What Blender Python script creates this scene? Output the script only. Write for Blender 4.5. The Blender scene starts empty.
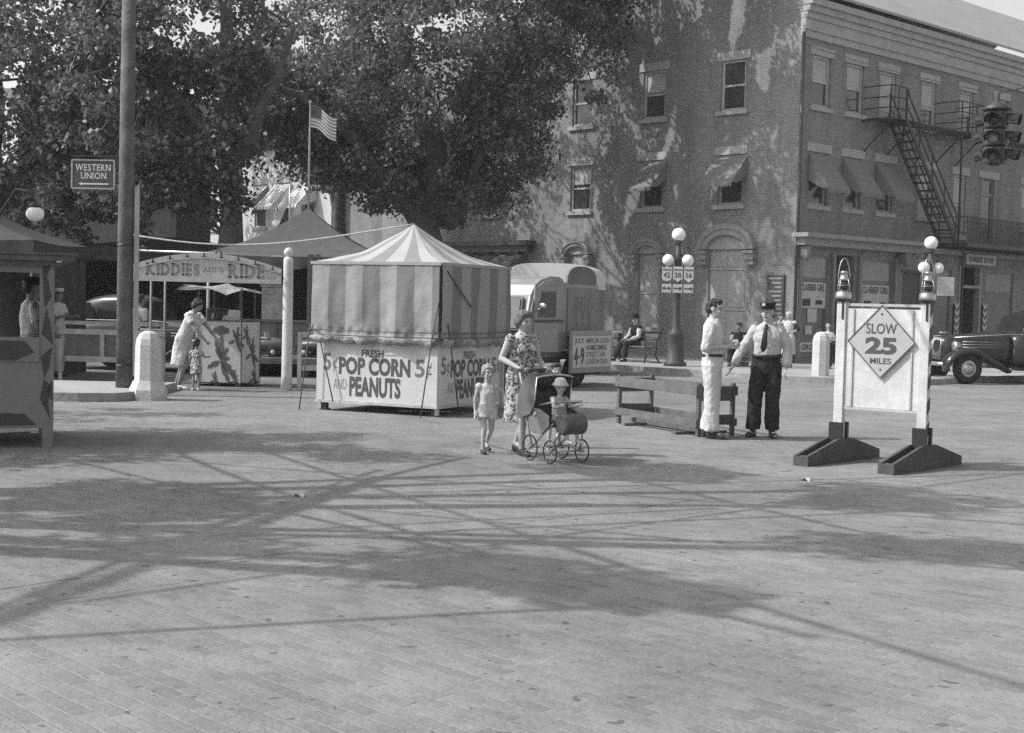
import bpy, bmesh, math, random
import numpy as np
from mathutils import Vector, Matrix, Euler, noise as mnoise
R = math.radians
scene = bpy.context.scene
# ---------------------------------------------------------------- camera, sky, sun, exposure
FPX, CXP, CYP = 1400.0, 512.0, 366.5
EYE, PITCH, ROLL = 1.68, math.atan(64.5/1400.0), 0.024
cam_data = bpy.data.cameras.new('camera')
cam_data.sensor_width = 36.0
cam_data.lens = FPX/1024.0*36.0
cam_data.clip_start, cam_data.clip_end = 0.1, 2000.0
cam = bpy.data.objects.new('camera', cam_data)
scene.collection.objects.link(cam)
CAMROT = Matrix.Rotation(R(90)-PITCH, 3, 'X') @ Matrix.Rotation(ROLL, 3, 'Z')
cam.matrix_world = Matrix.Translation((0, 0, EYE)) @ CAMROT.to_4x4()
scene.camera = cam

SUN_EL, SUN_DIR = R(45), Vector((-1.0, -0.10, 0)).normalized()      # the sun stands to the left, a little behind the camera
to_sun = (SUN_DIR*math.cos(SUN_EL) + Vector((0, 0, math.sin(SUN_EL)))).normalized()
world = bpy.data.worlds.new('World'); scene.world = world
world.use_nodes = True
wn = world.node_tree.nodes; wl = world.node_tree.links
sky = wn.new('ShaderNodeTexSky'); sky.sky_type = 'NISHITA'; sky.sun_disc = False
sky.sun_elevation = SUN_EL; sky.sun_rotation = math.atan2(to_sun.x, to_sun.y)
sky.dust_density = 3.0
tobw = wn.new('ShaderNodeRGBToBW')
bgn = wn['Background']; bgn.inputs['Strength'].default_value = 0.15
wl.new(sky.outputs['Color'], tobw.inputs['Color']); wl.new(tobw.outputs['Val'], bgn.inputs['Color'])
sun_data = bpy.data.lights.new('sun', 'SUN'); sun_data.energy = 2.3; sun_data.angle = R(0.53)
sun_data.color = (1, 1, 1)                                           # black and white film
sun = bpy.data.objects.new('sun', sun_data); scene.collection.objects.link(sun)
sun.rotation_euler = to_sun.to_track_quat('Z', 'Y').to_euler()
sun.location = (-30, -5, 40)
vs = scene.view_settings
vs.view_transform = 'Standard'; vs.look = 'None'; vs.gamma = 1.0; vs.use_curve_mapping = False
vs.exposure = 0.84
scene.cycles.max_bounces = 6
scene.cycles.use_denoising = False
random.seed(7)
RNG = np.random.default_rng(11)

# ---------------------------------------------------------------- where a point of the place lies
def ray(u, v):
    d = CAMROT @ Vector(((u-CXP)/FPX, -(v-CYP)/FPX, -1.0))
    return d
def G(u, v, z=0.0):
    """ground point (height z) seen at u, v"""
    d = ray(u, v); t = (z-EYE)/d.z
    return Vector((d.x*t, d.y*t, z))
def D(u, v, y):
    """point at depth y seen at u, v"""
    d = ray(u, v); t = y/d.y
    return Vector((d.x*t, y, EYE+d.z*t))

# ---------------------------------------------------------------- materials (all grey: black and white film)
MATS = {}
def new_mat(name):
    m = bpy.data.materials.new(name); m.use_nodes = True
    return m, m.node_tree.nodes, m.node_tree.links, m.node_tree.nodes['Principled BSDF']
def mathn(n, l, op, a, b=None, c=None):
    q = n.new('ShaderNodeMath'); q.operation = op
    for i, x in enumerate((a, b, c)):
        if x is None: continue
        if isinstance(x, (int, float)): q.inputs[i].default_value = x
        else: l.new(x, q.inputs[i])
    return q.outputs[0]
def mat(name, v, rough=0.75, var=0.18, scale=6.0, bump=0.0, bscale=None, metal=0.0, fine=True, spec=0.3):
    if name in MATS: return MATS[name]
    m, n, l, p = new_mat(name)
    tc = n.new('ShaderNodeTexCoord')
    nz = n.new('ShaderNodeTexNoise'); nz.inputs['Scale'].default_value = scale; nz.inputs['Detail'].default_value = 6
    nz.inputs['Roughness'].default_value = 0.65
    l.new(tc.outputs['Object'], nz.inputs['Vector'])
    mr = n.new('ShaderNodeMapRange'); mr.inputs['From Min'].default_value = 0.3; mr.inputs['From Max'].default_value = 0.7
    mr.inputs['To Min'].default_value = v*(1-var); mr.inputs['To Max'].default_value = v*(1+var)
    l.new(nz.outputs['Fac'], mr.inputs['Value'])
    l.new(mr.outputs['Result'], p.inputs['Base Color'])
    p.inputs['Roughness'].default_value = rough; p.inputs['Metallic'].default_value = metal
    p.inputs['Specular IOR Level'].default_value = spec
    if bump:
        n2 = n.new('ShaderNodeTexNoise'); n2.inputs['Scale'].default_value = bscale or scale*4; n2.inputs['Detail'].default_value = 5
        l.new(tc.outputs['Object'], n2.inputs['Vector'])
        b = n.new('ShaderNodeBump'); b.inputs['Strength'].default_value = bump; b.inputs['Distance'].default_value = 0.02
        l.new(n2.outputs['Fac'], b.inputs['Height']); l.new(b.outputs['Normal'], p.inputs['Normal'])
    MATS[name] = m
    return m
def cloth(name, v, var=0.10, bump=0.5, bscale=9.0):
    return mat(name, v, 0.9, var, 5.0, bump, bscale, spec=0.1)
def brick_mat(name, v, mortar, bw, bh, ms, coords, var=0.25, bump=0.35, lines=None, rot=0.0, patch=0.15, patch_scale=0.35):
    m, n, l, p = new_mat(name)
    tc = n.new('ShaderNodeTexCoord'); sx = n.new('ShaderNodeSeparateXYZ'); l.new(tc.outputs['Object'], sx.inputs[0])
    cb = n.new('ShaderNodeCombineXYZ')
    if coords == 'wall':
        l.new(mathn(n, l, 'ADD', sx.outputs[0], sx.outputs[1]), cb.inputs[0]); l.new(sx.outputs[2], cb.inputs[1])
    else:
        c, s = math.cos(rot), math.sin(rot)
        a = mathn(n, l, 'ADD', mathn(n, l, 'MULTIPLY', sx.outputs[0], c), mathn(n, l, 'MULTIPLY', sx.outputs[1], s))
        b = mathn(n, l, 'ADD', mathn(n, l, 'MULTIPLY', sx.outputs[0], -s), mathn(n, l, 'MULTIPLY', sx.outputs[1], c))
        wob = n.new('ShaderNodeTexNoise'); wob.inputs['Scale'].default_value = 0.9; wob.inputs['Detail'].default_value = 3
        l.new(tc.outputs['Object'], wob.inputs['Vector'])
        w1 = mathn(n, l, 'MULTIPLY', mathn(n, l, 'SUBTRACT', wob.outputs['Fac'], 0.5), 0.12)
        a = mathn(n, l, 'ADD', a, w1); b = mathn(n, l, 'ADD', b, w1)
        l.new(a, cb.inputs[0]); l.new(b, cb.inputs[1])
    br = n.new('ShaderNodeTexBrick'); l.new(cb.outputs[0], br.inputs['Vector'])
    br.inputs['Scale'].default_value = 1.0; br.inputs['Brick Width'].default_value = bw; br.inputs['Row Height'].default_value = bh
    br.inputs['Mortar Size'].default_value = ms; br.inputs['Mortar Smooth'].default_value = 0.3; br.inputs['Bias'].default_value = 0.0
    br.inputs['Color1'].default_value = (v*(1-var),)*3+(1,); br.inputs['Color2'].default_value = (v*(1+var),)*3+(1,)
    br.inputs['Mortar'].default_value = (mortar,)*3+(1,)
    nz = n.new('ShaderNodeTexNoise'); nz.inputs['Scale'].default_value = patch_scale; nz.inputs['Detail'].default_value = 9; nz.inputs['Roughness'].default_value = 0.7
    l.new(tc.outputs['Object'], nz.inputs['Vector'])
    mr = n.new('ShaderNodeMapRange'); mr.inputs['From Min'].default_value = 0.3; mr.inputs['From Max'].default_value = 0.7
    mr.inputs['To Min'].default_value = 1-patch; mr.inputs['To Max'].default_value = 1+patch; l.new(nz.outputs['Fac'], mr.inputs['Value'])
    bw_ = n.new('ShaderNodeRGBToBW'); l.new(br.outputs['Color'], bw_.inputs[0])
    col = mathn(n, l, 'MULTIPLY', bw_.outputs[0], mr.outputs['Result'])
    if coords == 'wall':                                       # soot and rain streaks
        mp = n.new('ShaderNodeMapping'); mp.inputs['Scale'].default_value = (1.6, 1.6, .16); l.new(tc.outputs['Object'], mp.inputs['Vector'])
        sn = n.new('ShaderNodeTexNoise'); sn.inputs['Scale'].default_value = 1.0; sn.inputs['Detail'].default_value = 8; sn.inputs['Roughness'].default_value = .7; l.new(mp.outputs[0], sn.inputs['Vector'])
        sm = n.new('ShaderNodeMapRange'); sm.inputs['From Min'].default_value = .35; sm.inputs['From Max'].default_value = .7; sm.inputs['To Min'].default_value = 1.12; sm.inputs['To Max'].default_value = .78
        l.new(sn.outputs['Fac'], sm.inputs['Value']); col = mathn(n, l, 'MULTIPLY', col, sm.outputs['Result'])
    hgt = mathn(n, l, 'SUBTRACT', 1.0, br.outputs['Fac'])
    if lines:
        jn = n.new('ShaderNodeTexNoise'); jn.inputs['Scale'].default_value = 2.5; jn.inputs['Detail'].default_value = 6
        l.new(tc.outputs['Object'], jn.inputs['Vector'])
        gap = n.new('ShaderNodeTexNoise'); gap.inputs['Scale'].default_value = 3.7; l.new(tc.outputs['Object'], gap.inputs['Vector'])
        for (c0, wd) in lines:
            d_ = mathn(n, l, 'ABSOLUTE', mathn(n, l, 'SUBTRACT', mathn(n, l, 'ADD', a, mathn(n, l, 'MULTIPLY', mathn(n, l, 'SUBTRACT', jn.outputs['Fac'], .5), 0.10)), c0))
            wv = mathn(n, l, 'MULTIPLY', mathn(n, l, 'SUBTRACT', gap.outputs['Fac'], 0.38), wd*5)
            k = mathn(n, l, 'LESS_THAN', d_, wv)
            col = mathn(n, l, 'MULTIPLY', col, mathn(n, l, 'SUBTRACT', 1.0, mathn(n, l, 'MULTIPLY', k, 0.72)))
            hgt = mathn(n, l, 'SUBTRACT', hgt, k)
        for (sc_, lo_, hi_, amt) in ((0.23, .50, .68, .22), (1.7, .52, .72, .16), (14.0, .45, .75, .16)):   # oil and dirt, worn patches, grit
            on = n.new('ShaderNodeTexNoise'); on.inputs['Scale'].default_value = sc_; on.inputs['Detail'].default_value = 7; l.new(tc.outputs['Object'], on.inputs['Vector'])
            om = n.new('ShaderNodeMapRange'); om.inputs['From Min'].default_value = lo_; om.inputs['From Max'].default_value = hi_; om.inputs['To Min'].default_value = 1.0; om.inputs['To Max'].default_value = 1-amt
            l.new(on.outputs['Fac'], om.inputs['Value']); col = mathn(n, l, 'MULTIPLY', col, om.outputs['Result'])
        # missing or sunken bricks: small dark chips
        vo = n.new('ShaderNodeTexNoise'); vo.inputs['Scale'].default_value = 9.0; vo.inputs['Detail'].default_value = 2
        l.new(cb.outputs[0], vo.inputs['Vector'])
        k = mathn(n, l, 'GREATER_THAN', vo.outputs['Fac'], 0.685)
        col = mathn(n, l, 'MULTIPLY', col, mathn(n, l, 'SUBTRACT', 1.0, mathn(n, l, 'MULTIPLY', k, 0.45)))
    l.new(col, p.inputs['Base Color'])
    p.inputs['Roughness'].default_value = 0.85; p.inputs['Specular IOR Level'].default_value = 0.25
    b = n.new('ShaderNodeBump'); b.inputs['Strength'].default_value = bump; b.inputs['Distance'].default_value = 0.010
    fn = n.new('ShaderNodeTexNoise'); fn.inputs['Scale'].default_value = 30; fn.inputs['Detail'].default_value = 4; l.new(tc.outputs['Object'], fn.inputs['Vector'])
    l.new(mathn(n, l, 'ADD', hgt, mathn(n, l, 'MULTIPLY', fn.outputs['Fac'], 0.9)), b.inputs['Height']); l.new(b.outputs['Normal'], p.inputs['Normal'])
    MATS[name] = m
    return m
def print_mat(name, lo, hi, scale=26.0, thr=0.5):
    """a small all-over floral print"""
    m, n, l, p = new_mat(name)
    tc = n.new('ShaderNodeTexCoord')
    a = n.new('ShaderNodeTexVoronoi'); a.inputs['Scale'].default_value = scale; l.new(tc.outputs['Object'], a.inputs['Vector'])
    b = n.new('ShaderNodeTexNoise'); b.inputs['Scale'].default_value = scale*1.3; b.inputs['Detail'].default_value = 3; l.new(tc.outputs['Object'], b.inputs['Vector'])
    s = mathn(n, l, 'ADD', mathn(n, l, 'MULTIPLY', a.outputs['Distance'], 0.8), b.outputs['Fac'])
    k = n.new('ShaderNodeMapRange'); k.inputs['From Min'].default_value = thr+0.22; k.inputs['From Max'].default_value = thr+0.42
    k.inputs['To Min'].default_value = lo; k.inputs['To Max'].default_value = hi; l.new(s, k.inputs['Value'])
    l.new(k.outputs['Result'], p.inputs['Base Color']); p.inputs['Roughness'].default_value = 0.9; p.inputs['Specular IOR Level'].default_value = 0.1
    MATS[name] = m
    return m
def stripe_mat(name, lo, hi, width, axis=0, var=0.1, offset=0.0, bump=0.4):
    """woven stripes that run across the object's own x (or y, z) axis"""
    m, n, l, p = new_mat(name)
    tc = n.new('ShaderNodeTexCoord'); sx = n.new('ShaderNodeSeparateXYZ')
    l.new(tc.outputs['UV' if axis == 'uv' else 'Object'], sx.inputs[0])
    w = mathn(n, l, 'DIVIDE', mathn(n, l, 'ADD', sx.outputs[0 if axis == 'uv' else axis], offset), width*2)
    f = mathn(n, l, 'FRACT', w)
    k = mathn(n, l, 'LESS_THAN', f, 0.5)
    nz = n.new('ShaderNodeTexNoise'); nz.inputs['Scale'].default_value = 5; nz.inputs['Detail'].default_value = 6; l.new(tc.outputs['Object'], nz.inputs['Vector'])
    base = mathn(n, l, 'ADD', mathn(n, l, 'MULTIPLY', k, hi-lo), lo)
    col = mathn(n, l, 'MULTIPLY', base, mathn(n, l, 'ADD', mathn(n, l, 'MULTIPLY', nz.outputs['Fac'], var*2), 1-var))
    l.new(col, p.inputs['Base Color']); p.inputs['Roughness'].default_value = 0.9; p.inputs['Specular IOR Level'].default_value = 0.1
    n2 = n.new('ShaderNodeTexNoise'); n2.inputs['Scale'].default_value = 7; n2.inputs['Detail'].default_value = 4; l.new(tc.outputs['Object'], n2.inputs['Vector'])
    b = n.new('ShaderNodeBump'); b.inputs['Strength'].default_value = bump; b.inputs['Distance'].default_value = 0.03
    l.new(n2.outputs['Fac'], b.inputs['Height']); l.new(b.outputs['Normal'], p.inputs['Normal'])
    MATS[name] = m
    return m
def leaf_mat(name, v):
    m, n, l, p = new_mat(name)
    ge = n.new('ShaderNodeNewGeometry')
    mr = n.new('ShaderNodeMapRange'); mr.inputs['To Min'].default_value = v*0.4; mr.inputs['To Max'].default_value = v*1.7
    l.new(ge.outputs['Random Per Island'], mr.inputs['Value']); l.new(mr.outputs['Result'], p.inputs['Base Color'])
    p.inputs['Roughness'].default_value = 0.42; p.inputs['Specular IOR Level'].default_value = 0.5
    tr = n.new('ShaderNodeBsdfTranslucent'); l.new(mr.outputs['Result'], tr.inputs['Color'])
    mx = n.new('ShaderNodeMixShader'); mx.inputs[0].default_value = 0.45
    out = n['Material Output']
    l.new(p.outputs[0], mx.inputs[1]); l.new(tr.outputs[0], mx.inputs[2]); l.new(mx.outputs[0], out.inputs['Surface'])
    MATS[name] = m
    return m
def glass_mat(name, v=0.03, rough=0.08):
    return mat(name, v, rough, 0.3, 2.0, 0.05, 3.0, spec=0.6)

# ---------------------------------------------------------------- objects
def tag(o, label=None, cat=None, group=None, kind=None):
    if label: o['label'] = label
    if cat: o['category'] = cat
    if group: o['group'] = group
    if kind: o['kind'] = kind
    return o
def empty(name, loc, rz, label, cat, group=None):
    o = bpy.data.objects.new(name, None); scene.collection.objects.link(o)
    o.empty_display_size = 0.2
    o.location = loc; o.rotation_euler = (0, 0, rz)
    return tag(o, label, cat, group)
def kids(o):
    return [c for c in scene.objects if c.parent is o]
def copy_tree(o, parent=None):
    c = o.copy(); scene.collection.objects.link(c); c.parent = parent
    if 'label' in c and parent is None: del c['label']
    for ch in list(o.children): copy_tree(ch, c)
    return c
class MB:
    """collects shapes and links them as one mesh object"""
    def __init__(s): s.bm = bmesh.new(); s.mi = 0
    def _f(s, vs_):
        try:
            f = s.bm.faces.new(vs_); f.material_index = s.mi; return f
        except ValueError: return None
    def box(s, c, size, rot=None, taper=None, bevel=0.0):
        c = Vector(c); hx, hy, hz = size[0]/2, size[1]/2, size[2]/2
        vs_ = []
        for z in (-1, 1):
            k = 1.0 if (taper is None or z < 0) else taper
            for (x, y) in ((-1, -1), (1, -1), (1, 1), (-1, 1)):
                p = Vector((x*hx*k, y*hy*k, z*hz))
                if rot is not None: p = rot @ p
                vs_.append(s.bm.verts.new(c+p))
        fs = []
        for q in ((3, 2, 1, 0), (4, 5, 6, 7), (0, 1, 5, 4), (1, 2, 6, 5), (2, 3, 7, 6), (3, 0, 4, 7)):
            fs.append(s._f([vs_[i] for i in q]))
        if bevel:
            es = list({e for f in fs for e in f.edges})
            r = bmesh.ops.bevel(s.bm, geom=es, offset=bevel, segments=2, profile=0.6, affect='EDGES')
            for f in r['faces']: f.material_index = s.mi
        return s
    def span(s, a, b, **k):
        a = Vector(a); b = Vector(b)
        return s.box((a+b)/2, [abs(b[i]-a[i]) for i in range(3)], **k)
    def bar(s, p0, p1, w, h, up=(0, 0, 1), bevel=0.0):
        p0 = Vector(p0); p1 = Vector(p1); d = p1-p0; L = d.length; z = d.normalized(); u = Vector(up)
        x = u.cross(z)
        if x.length < 1e-4: x = Vector((1, 0, 0)).cross(z)
        x.normalize(); y = z.cross(x)
        return s.box((p0+p1)/2, (w, h, L), rot=Matrix((x, y, z)).transposed(), bevel=bevel)
    def tube(s, pts, rad, seg=10, cap=True, axis=None, closed=False):
        pts = [Vector(p) for p in pts]; n = len(pts)
        if isinstance(rad, (int, float)): rad = [rad]*n
        rings = []; x = None
        for i, p in enumerate(pts):
            a = pts[(i-1) % n] if (closed or i > 0) else pts[0]; b = pts[(i+1) % n] if (closed or i < n-1) else pts[-1]
            t = (b-a)
            t = t.normalized() if t.length > 1e-9 else Vector((0, 0, 1))
            if axis is not None: x = Vector(axis) - t*t.dot(Vector(axis))
            elif x is None: x = (Vector((1, 0, 0)) if abs(t.x) < 0.9 else Vector((0, 1, 0))); x = x - t*t.dot(x)
            else: x = x - t*t.dot(x)
            x.normalize(); y = t.cross(x)
            r = rad[i]; ra, rb = (r, r) if isinstance(r, (int, float)) else r
            rings.append([s.bm.verts.new(p + x*(ra*math.cos(2*math.pi*k/seg)) + y*(rb*math.sin(2*math.pi*k/seg))) for k in range(seg)])
        for i in range(n if closed else n-1):
            A = rings[i]; B = rings[(i+1) % n]
            for k in range(seg):
                f = s._f([A[k], A[(k+1) % seg], B[(k+1) % seg], B[k]])
                if f: f.smooth = True
        if cap and not closed:
            s._f(list(reversed(rings[0]))); s._f(rings[-1])
        return s
    def lathe(s, prof, c=(0, 0, 0), seg=20, rot=None, sx=1.0, sy=1.0):
        c = Vector(c); rings = []
        for (r, z) in prof:
            ring = []
            for k in range(seg):
                a = 2*math.pi*k/seg
                p = Vector((r*math.cos(a)*sx, r*math.sin(a)*sy, z))
                if rot is not None: p = rot @ p
                ring.append(s.bm.verts.new(c+p))
            rings.append(ring)
        for A, B in zip(rings, rings[1:]):
            for k in range(seg):
                f = s._f([A[k], A[(k+1) % seg], B[(k+1) % seg], B[k]])
                if f: f.smooth = True
        s._f(list(reversed(rings[0]))); s._f(rings[-1])
        return s
    def ball(s, c, r, seg=14, rot=None):
        if isinstance(r, (int, float)): r = (r, r, r)
        m = seg//2; prof = [(max(1e-4, math.sin(math.pi*i/m)), -math.cos(math.pi*i/m)) for i in range(m+1)]
        c = Vector(c); rings = []
        for (q, z) in prof:
            ring = []
            for k in range(seg):
                a = 2*math.pi*k/seg; p = Vector((q*math.cos(a)*r[0], q*math.sin(a)*r[1], z*r[2]))
                if rot is not None: p = rot @ p
                ring.append(s.bm.verts.new(c+p))
            rings.append(ring)
        for A, B in zip(rings, rings[1:]):
            for k in range(seg):
                f = s._f([A[k], A[(k+1) % seg], B[(k+1) % seg], B[k]])
                if f: f.smooth = True
        s._f(list(reversed(rings[0]))); s._f(rings[-1])
        return s
    def poly(s, pts):
        s._f([s.bm.verts.new(Vector(p)) for p in pts]); return s
    def prism(s, pts, off):
        """a flat outline and the same outline moved by off"""
        off = Vector(off); a = [s.bm.verts.new(Vector(p)) for p in pts]; b = [s.bm.verts.new(Vector(p)+off) for p in pts]
        s._f(list(reversed(a))); s._f(b); n = len(a)
        for i in range(n): s._f([a[i], a[(i+1) % n], b[(i+1) % n], b[i]])
        return s
    def grid(s, f, nu, nv, smooth=True, thick=0.0):
        """surface f(u, v), u and v in 0..1"""
        vv = [[s.bm.verts.new(Vector(f(i/nu, j/nv))) for j in range(nv+1)] for i in range(nu+1)]
        uvl = s.bm.loops.layers.uv.verify()
        fs = []
        for i in range(nu):
            for j in range(nv):
                q = s._f([vv[i][j], vv[i+1][j], vv[i+1][j+1], vv[i][j+1]])
                if q:
                    q.smooth = smooth; fs.append(q)
                    for lp, (a, b) in zip(q.loops, ((i, j), (i+1, j), (i+1, j+1), (i, j+1))): lp[uvl].uv = (a/nu, b/nv)
        if thick:
            bmesh.ops.solidify(s.bm, geom=fs, thickness=thick)
        return s
    def torus(s, c, R_, r, axis='X', seg=28, s2=8):
        pts = []
        for k in range(seg):
            a = 2*math.pi*k/seg; q = (math.cos(a)*R_, math.sin(a)*R_)
            pts.append(Vector(c)+Vector({'X': (0, q[0], q[1]), 'Y': (q[0], 0, q[1]), 'Z': (q[0], q[1], 0)}[axis]))
        return s.tube(pts, r, s2, closed=True)
    def mesh(s, me, M=None):
        n0 = len(s.bm.verts); nf = len(s.bm.faces)
        s.bm.from_mesh(me); s.bm.verts.ensure_lookup_table(); s.bm.faces.ensure_lookup_table()
        if M is not None:
            for v in s.bm.verts[n0:]: v.co = M @ v.co
        for f in s.bm.faces[nf:]: f.material_index = s.mi
        return s
    def xform(s, M):
        for v in s.bm.verts: v.co = M @ v.co
        return s
    def to_mesh(s, name):
        bmesh.ops.recalc_face_normals(s.bm, faces=s.bm.faces)
        me = bpy.data.meshes.new(name); s.bm.to_mesh(me); s.bm.free(); return me
    def build(s, name, mats, parent=None, loc=None, rz=None, keep_normals=False):
        if not keep_normals: bmesh.ops.recalc_face_normals(s.bm, faces=s.bm.faces)
        me = bpy.data.meshes.new(name); s.bm.to_mesh(me); s.bm.free()
        o = bpy.data.objects.new(name, me); scene.collection.objects.link(o)
        if not isinstance(mats, (list, tuple)): mats = [mats]
        for m in mats: me.materials.append(m)
        if parent is not None: o.parent = parent
        if loc is not None: o.location = loc
        if rz is not None: o.rotation_euler = (0, 0, rz)
        return o
def part(name, mb, m, parent): return mb.build(name, m, parent)
# ---- writing
def text_mesh(txt, bold=0.0, ext=0.004):
    cu = bpy.data.curves.new('txt', 'FONT'); cu.body = txt; cu.size = 1.0; cu.resolution_u = 3
    cu.offset = bold; cu.extrude = 0.0; cu.align_x = 'LEFT'
    ob = bpy.data.objects.new('txt', cu); scene.collection.objects.link(ob)
    dg = bpy.context.evaluated_depsgraph_get(); dg.update()
    me = bpy.data.meshes.new_from_object(ob.evaluated_get(dg))
    bpy.data.objects.remove(ob); bpy.data.curves.remove(cu)
    return me
SERIF = {'K': ([.10, .86], [.10, .86]), 'I': ([.5], [.5]), 'D': ([.10], [.10]), 'E': ([.10], [.10]), 'R': ([.10, .88], [.10]),
         'W': ([], [.08, .92]), 'T': ([.5], []), 'N': ([.10], [.10, .90]), 'U': ([], [.10, .90]), 'A': ([.08, .92], [])}
def put_text(mb, txt, box, M, bold=0.02, serif=False, ext=0.002):
    """fit txt into box (x0, z0, x1, z1) of the plane whose frame is M (x right, z up, -y outward)"""
    tmp = bmesh.new()
    if serif:
        x = 0.0
        for ch in txt:
            if ch == ' ': x += 0.35; continue
            me = text_mesh(ch, bold)
            co = np.array([v.co[:] for v in me.vertices]); w = co[:, 0].max()-co[:, 0].min(); x0 = co[:, 0].min(); h = co[:, 1].max()
            n0 = len(tmp.verts); tmp.from_mesh(me); tmp.verts.ensure_lookup_table()
            for v in tmp.verts[n0:]: v.co.x += x-x0
            bots, tops = SERIF.get(ch, ([], []))
            for lst, zz in ((bots, 0.0), (tops, h-0.07)):
                for fx in lst:
                    a = x+fx*w
                    tmp.faces.new([tmp.verts.new((a+dx, zz+dz, 0.0)) for dx, dz in ((-.13, 0), (.13, 0), (.13, .07), (-.13, .07))])
            x += w+0.13
            bpy.data.meshes.remove(me)
    else:
        me = text_mesh(txt, bold); tmp.from_mesh(me); bpy.data.meshes.remove(me)
    co = np.array([v.co[:] for v in tmp.verts])
    mn, mx = co.min(0), co.max(0)
    sx = (box[2]-box[0])/(mx[0]-mn[0]); sz = (box[3]-box[1])/(mx[1]-mn[1])
    for v in tmp.verts:
        v.co = M @ Vector((box[0]+(v.co.x-mn[0])*sx, -ext, box[1]+(v.co.y-mn[1])*sz))
    me2 = bpy.data.meshes.new('t'); tmp.to_mesh(me2); tmp.free()
    n0 = len(mb.bm.faces)
    mb.bm.from_mesh(me2); bpy.data.meshes.remove(me2); mb.bm.faces.ensure_lookup_table()
    out = (M.to_3x3() @ Vector((0, -1, 0)))
    fs = mb.bm.faces[n0:]
    for f in mb.bm.faces[n0:]: f.material_index = mb.mi; f.smooth = False
    return mb
def plane_frame(o, xdir, up=(0, 0, 1)):
    """frame whose x runs along xdir, z up, -y towards the reader"""
    x = Vector(xdir).normalized(); z = Vector(up).normalized(); y = z.cross(x)
    return Matrix.Translation(Vector(o)) @ Matrix((x, y, z)).transposed().to_4x4()
def remesh(mb, voxel, smooth=4, disp=0.0, dscale=6.0, seed=0):
    me = mb.to_mesh('tmp'); ob = bpy.data.objects.new('tmp', me); scene.collection.objects.link(ob)
    md = ob.modifiers.new('r', 'REMESH'); md.mode = 'VOXEL'; md.voxel_size = voxel; md.use_smooth_shade = True
    if smooth:
        ms = ob.modifiers.new('s', 'SMOOTH'); ms.iterations = smooth; ms.factor = 0.5
    dg = bpy.context.evaluated_depsgraph_get(); dg.update()
    out = bpy.data.meshes.new_from_object(ob.evaluated_get(dg))
    bpy.data.objects.remove(ob); bpy.data.meshes.remove(me)
    if disp:
        off = Vector((seed*3.1, seed*1.7, 0))
        nn = [v.normal.copy() for v in out.vertices]
        for v, n_ in zip(out.vertices, nn):
            q = v.co
            a = mnoise.noise(Vector((q.x*dscale*1.5, q.y*dscale*1.5, q.z*dscale*0.7))+off)
            b = mnoise.noise(Vector((q.x*dscale*3, q.y*dscale*3, q.z*dscale*2.2))+off*2)
            v.co = q+n_*(disp*(a+0.5*b))
    for p_ in out.polygons: p_.use_smooth = True
    return out
def mesh_obj(name, me, mats, parent=None):
    o = bpy.data.objects.new(name, me); scene.collection.objects.link(o)
    me.materials.clear()
    for m in (mats if isinstance(mats, (list, tuple)) else [mats]): me.materials.append(m)
    if parent is not None: o.parent = parent
    return o
# ================================================================ SETTING: street, pavements, kerbs
DR = Vector((.724, .690, 0)).normalized(); DL = Vector((-.690, .724, 0)).normalized()
NL = -DR; NR = -DL
CORNER = Vector((8.02, 40.0, 0))
ang_courses = math.atan2(DL.y, DL.x)
M_PAVE = brick_mat('brick_paving', 0.208, 0.262, 0.205, 0.098, 0.007, 'ground', var=0.12, bump=0.85, rot=ang_courses, patch=0.22, patch_scale=0.6,
                   lines=[(7.15, 0.006), (7.62, 0.008), (8.45, 0.005), (11.3, 0.005), (9.75, .004)])
M_CONC = mat('pale_concrete', 0.31, 0.85, 0.18, 2.0, 0.3, 14)
M_KERB = mat('kerb_stone', 0.27, 0.85, 0.3, 4.0, 0.4, 14)
M_DIRT = mat('packed_dirt', 0.15, 0.95, 0.35, 0.8, 0.6, 9)
g = MB(); g.poly([(-500, -300, 0), (500, -300, 0), (500, 900, 0), (-500, 900, 0)])
tag(part('street', g, M_PAVE, None), kind='structure')
g = MB()
g.poly([(-40, 24.5, .004), (-6.0, 24.5, .004), (-4.0, 25.6, .004), (-2.2, 27, .004), (-2.0, 33, .004), (-6, 38, .004), (-30, 60, .004), (-60, 60, .004)])
tag(part('dirt_ground', g, M_DIRT, None), kind='structure')
def sidewalk(outline, h=0.12, kerb=0.16):
    """a pavement slab with a kerb stone round it"""
    n = len(outline); pts = [Vector((x, y, 0)) for x, y in outline]
    s = MB(); s.prism([p+Vector((0, 0, -.05)) for p in pts], (0, 0, h+.05))
    tag(part('sidewalk', s, M_CONC, None), kind='structure')
    return pts
def kerb_line(pts, h=0.135, w=0.16):
    k = MB()
    pts = [Vector((p[0], p[1], 0)) for p in pts]
    off = []
    for i, p in enumerate(pts):
        a = pts[max(0, i-1)]; b = pts[min(len(pts)-1, i+1)]; d = (b-a).normalized(); off.append(Vector((d.y, -d.x, 0)))
    for i in range(len(pts)-1):
        a, b = pts[i], pts[i+1]; oa, ob = off[i]*w, off[i+1]*w
        vs_ = [a-oa*.1, b-ob*.1, b+ob, a+oa]
        k.prism([v+Vector((0, 0, -.04)) for v in vs_], (0, 0, h+.04))
    tag(part('kerb', k, M_KERB, None), kind='structure')
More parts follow.
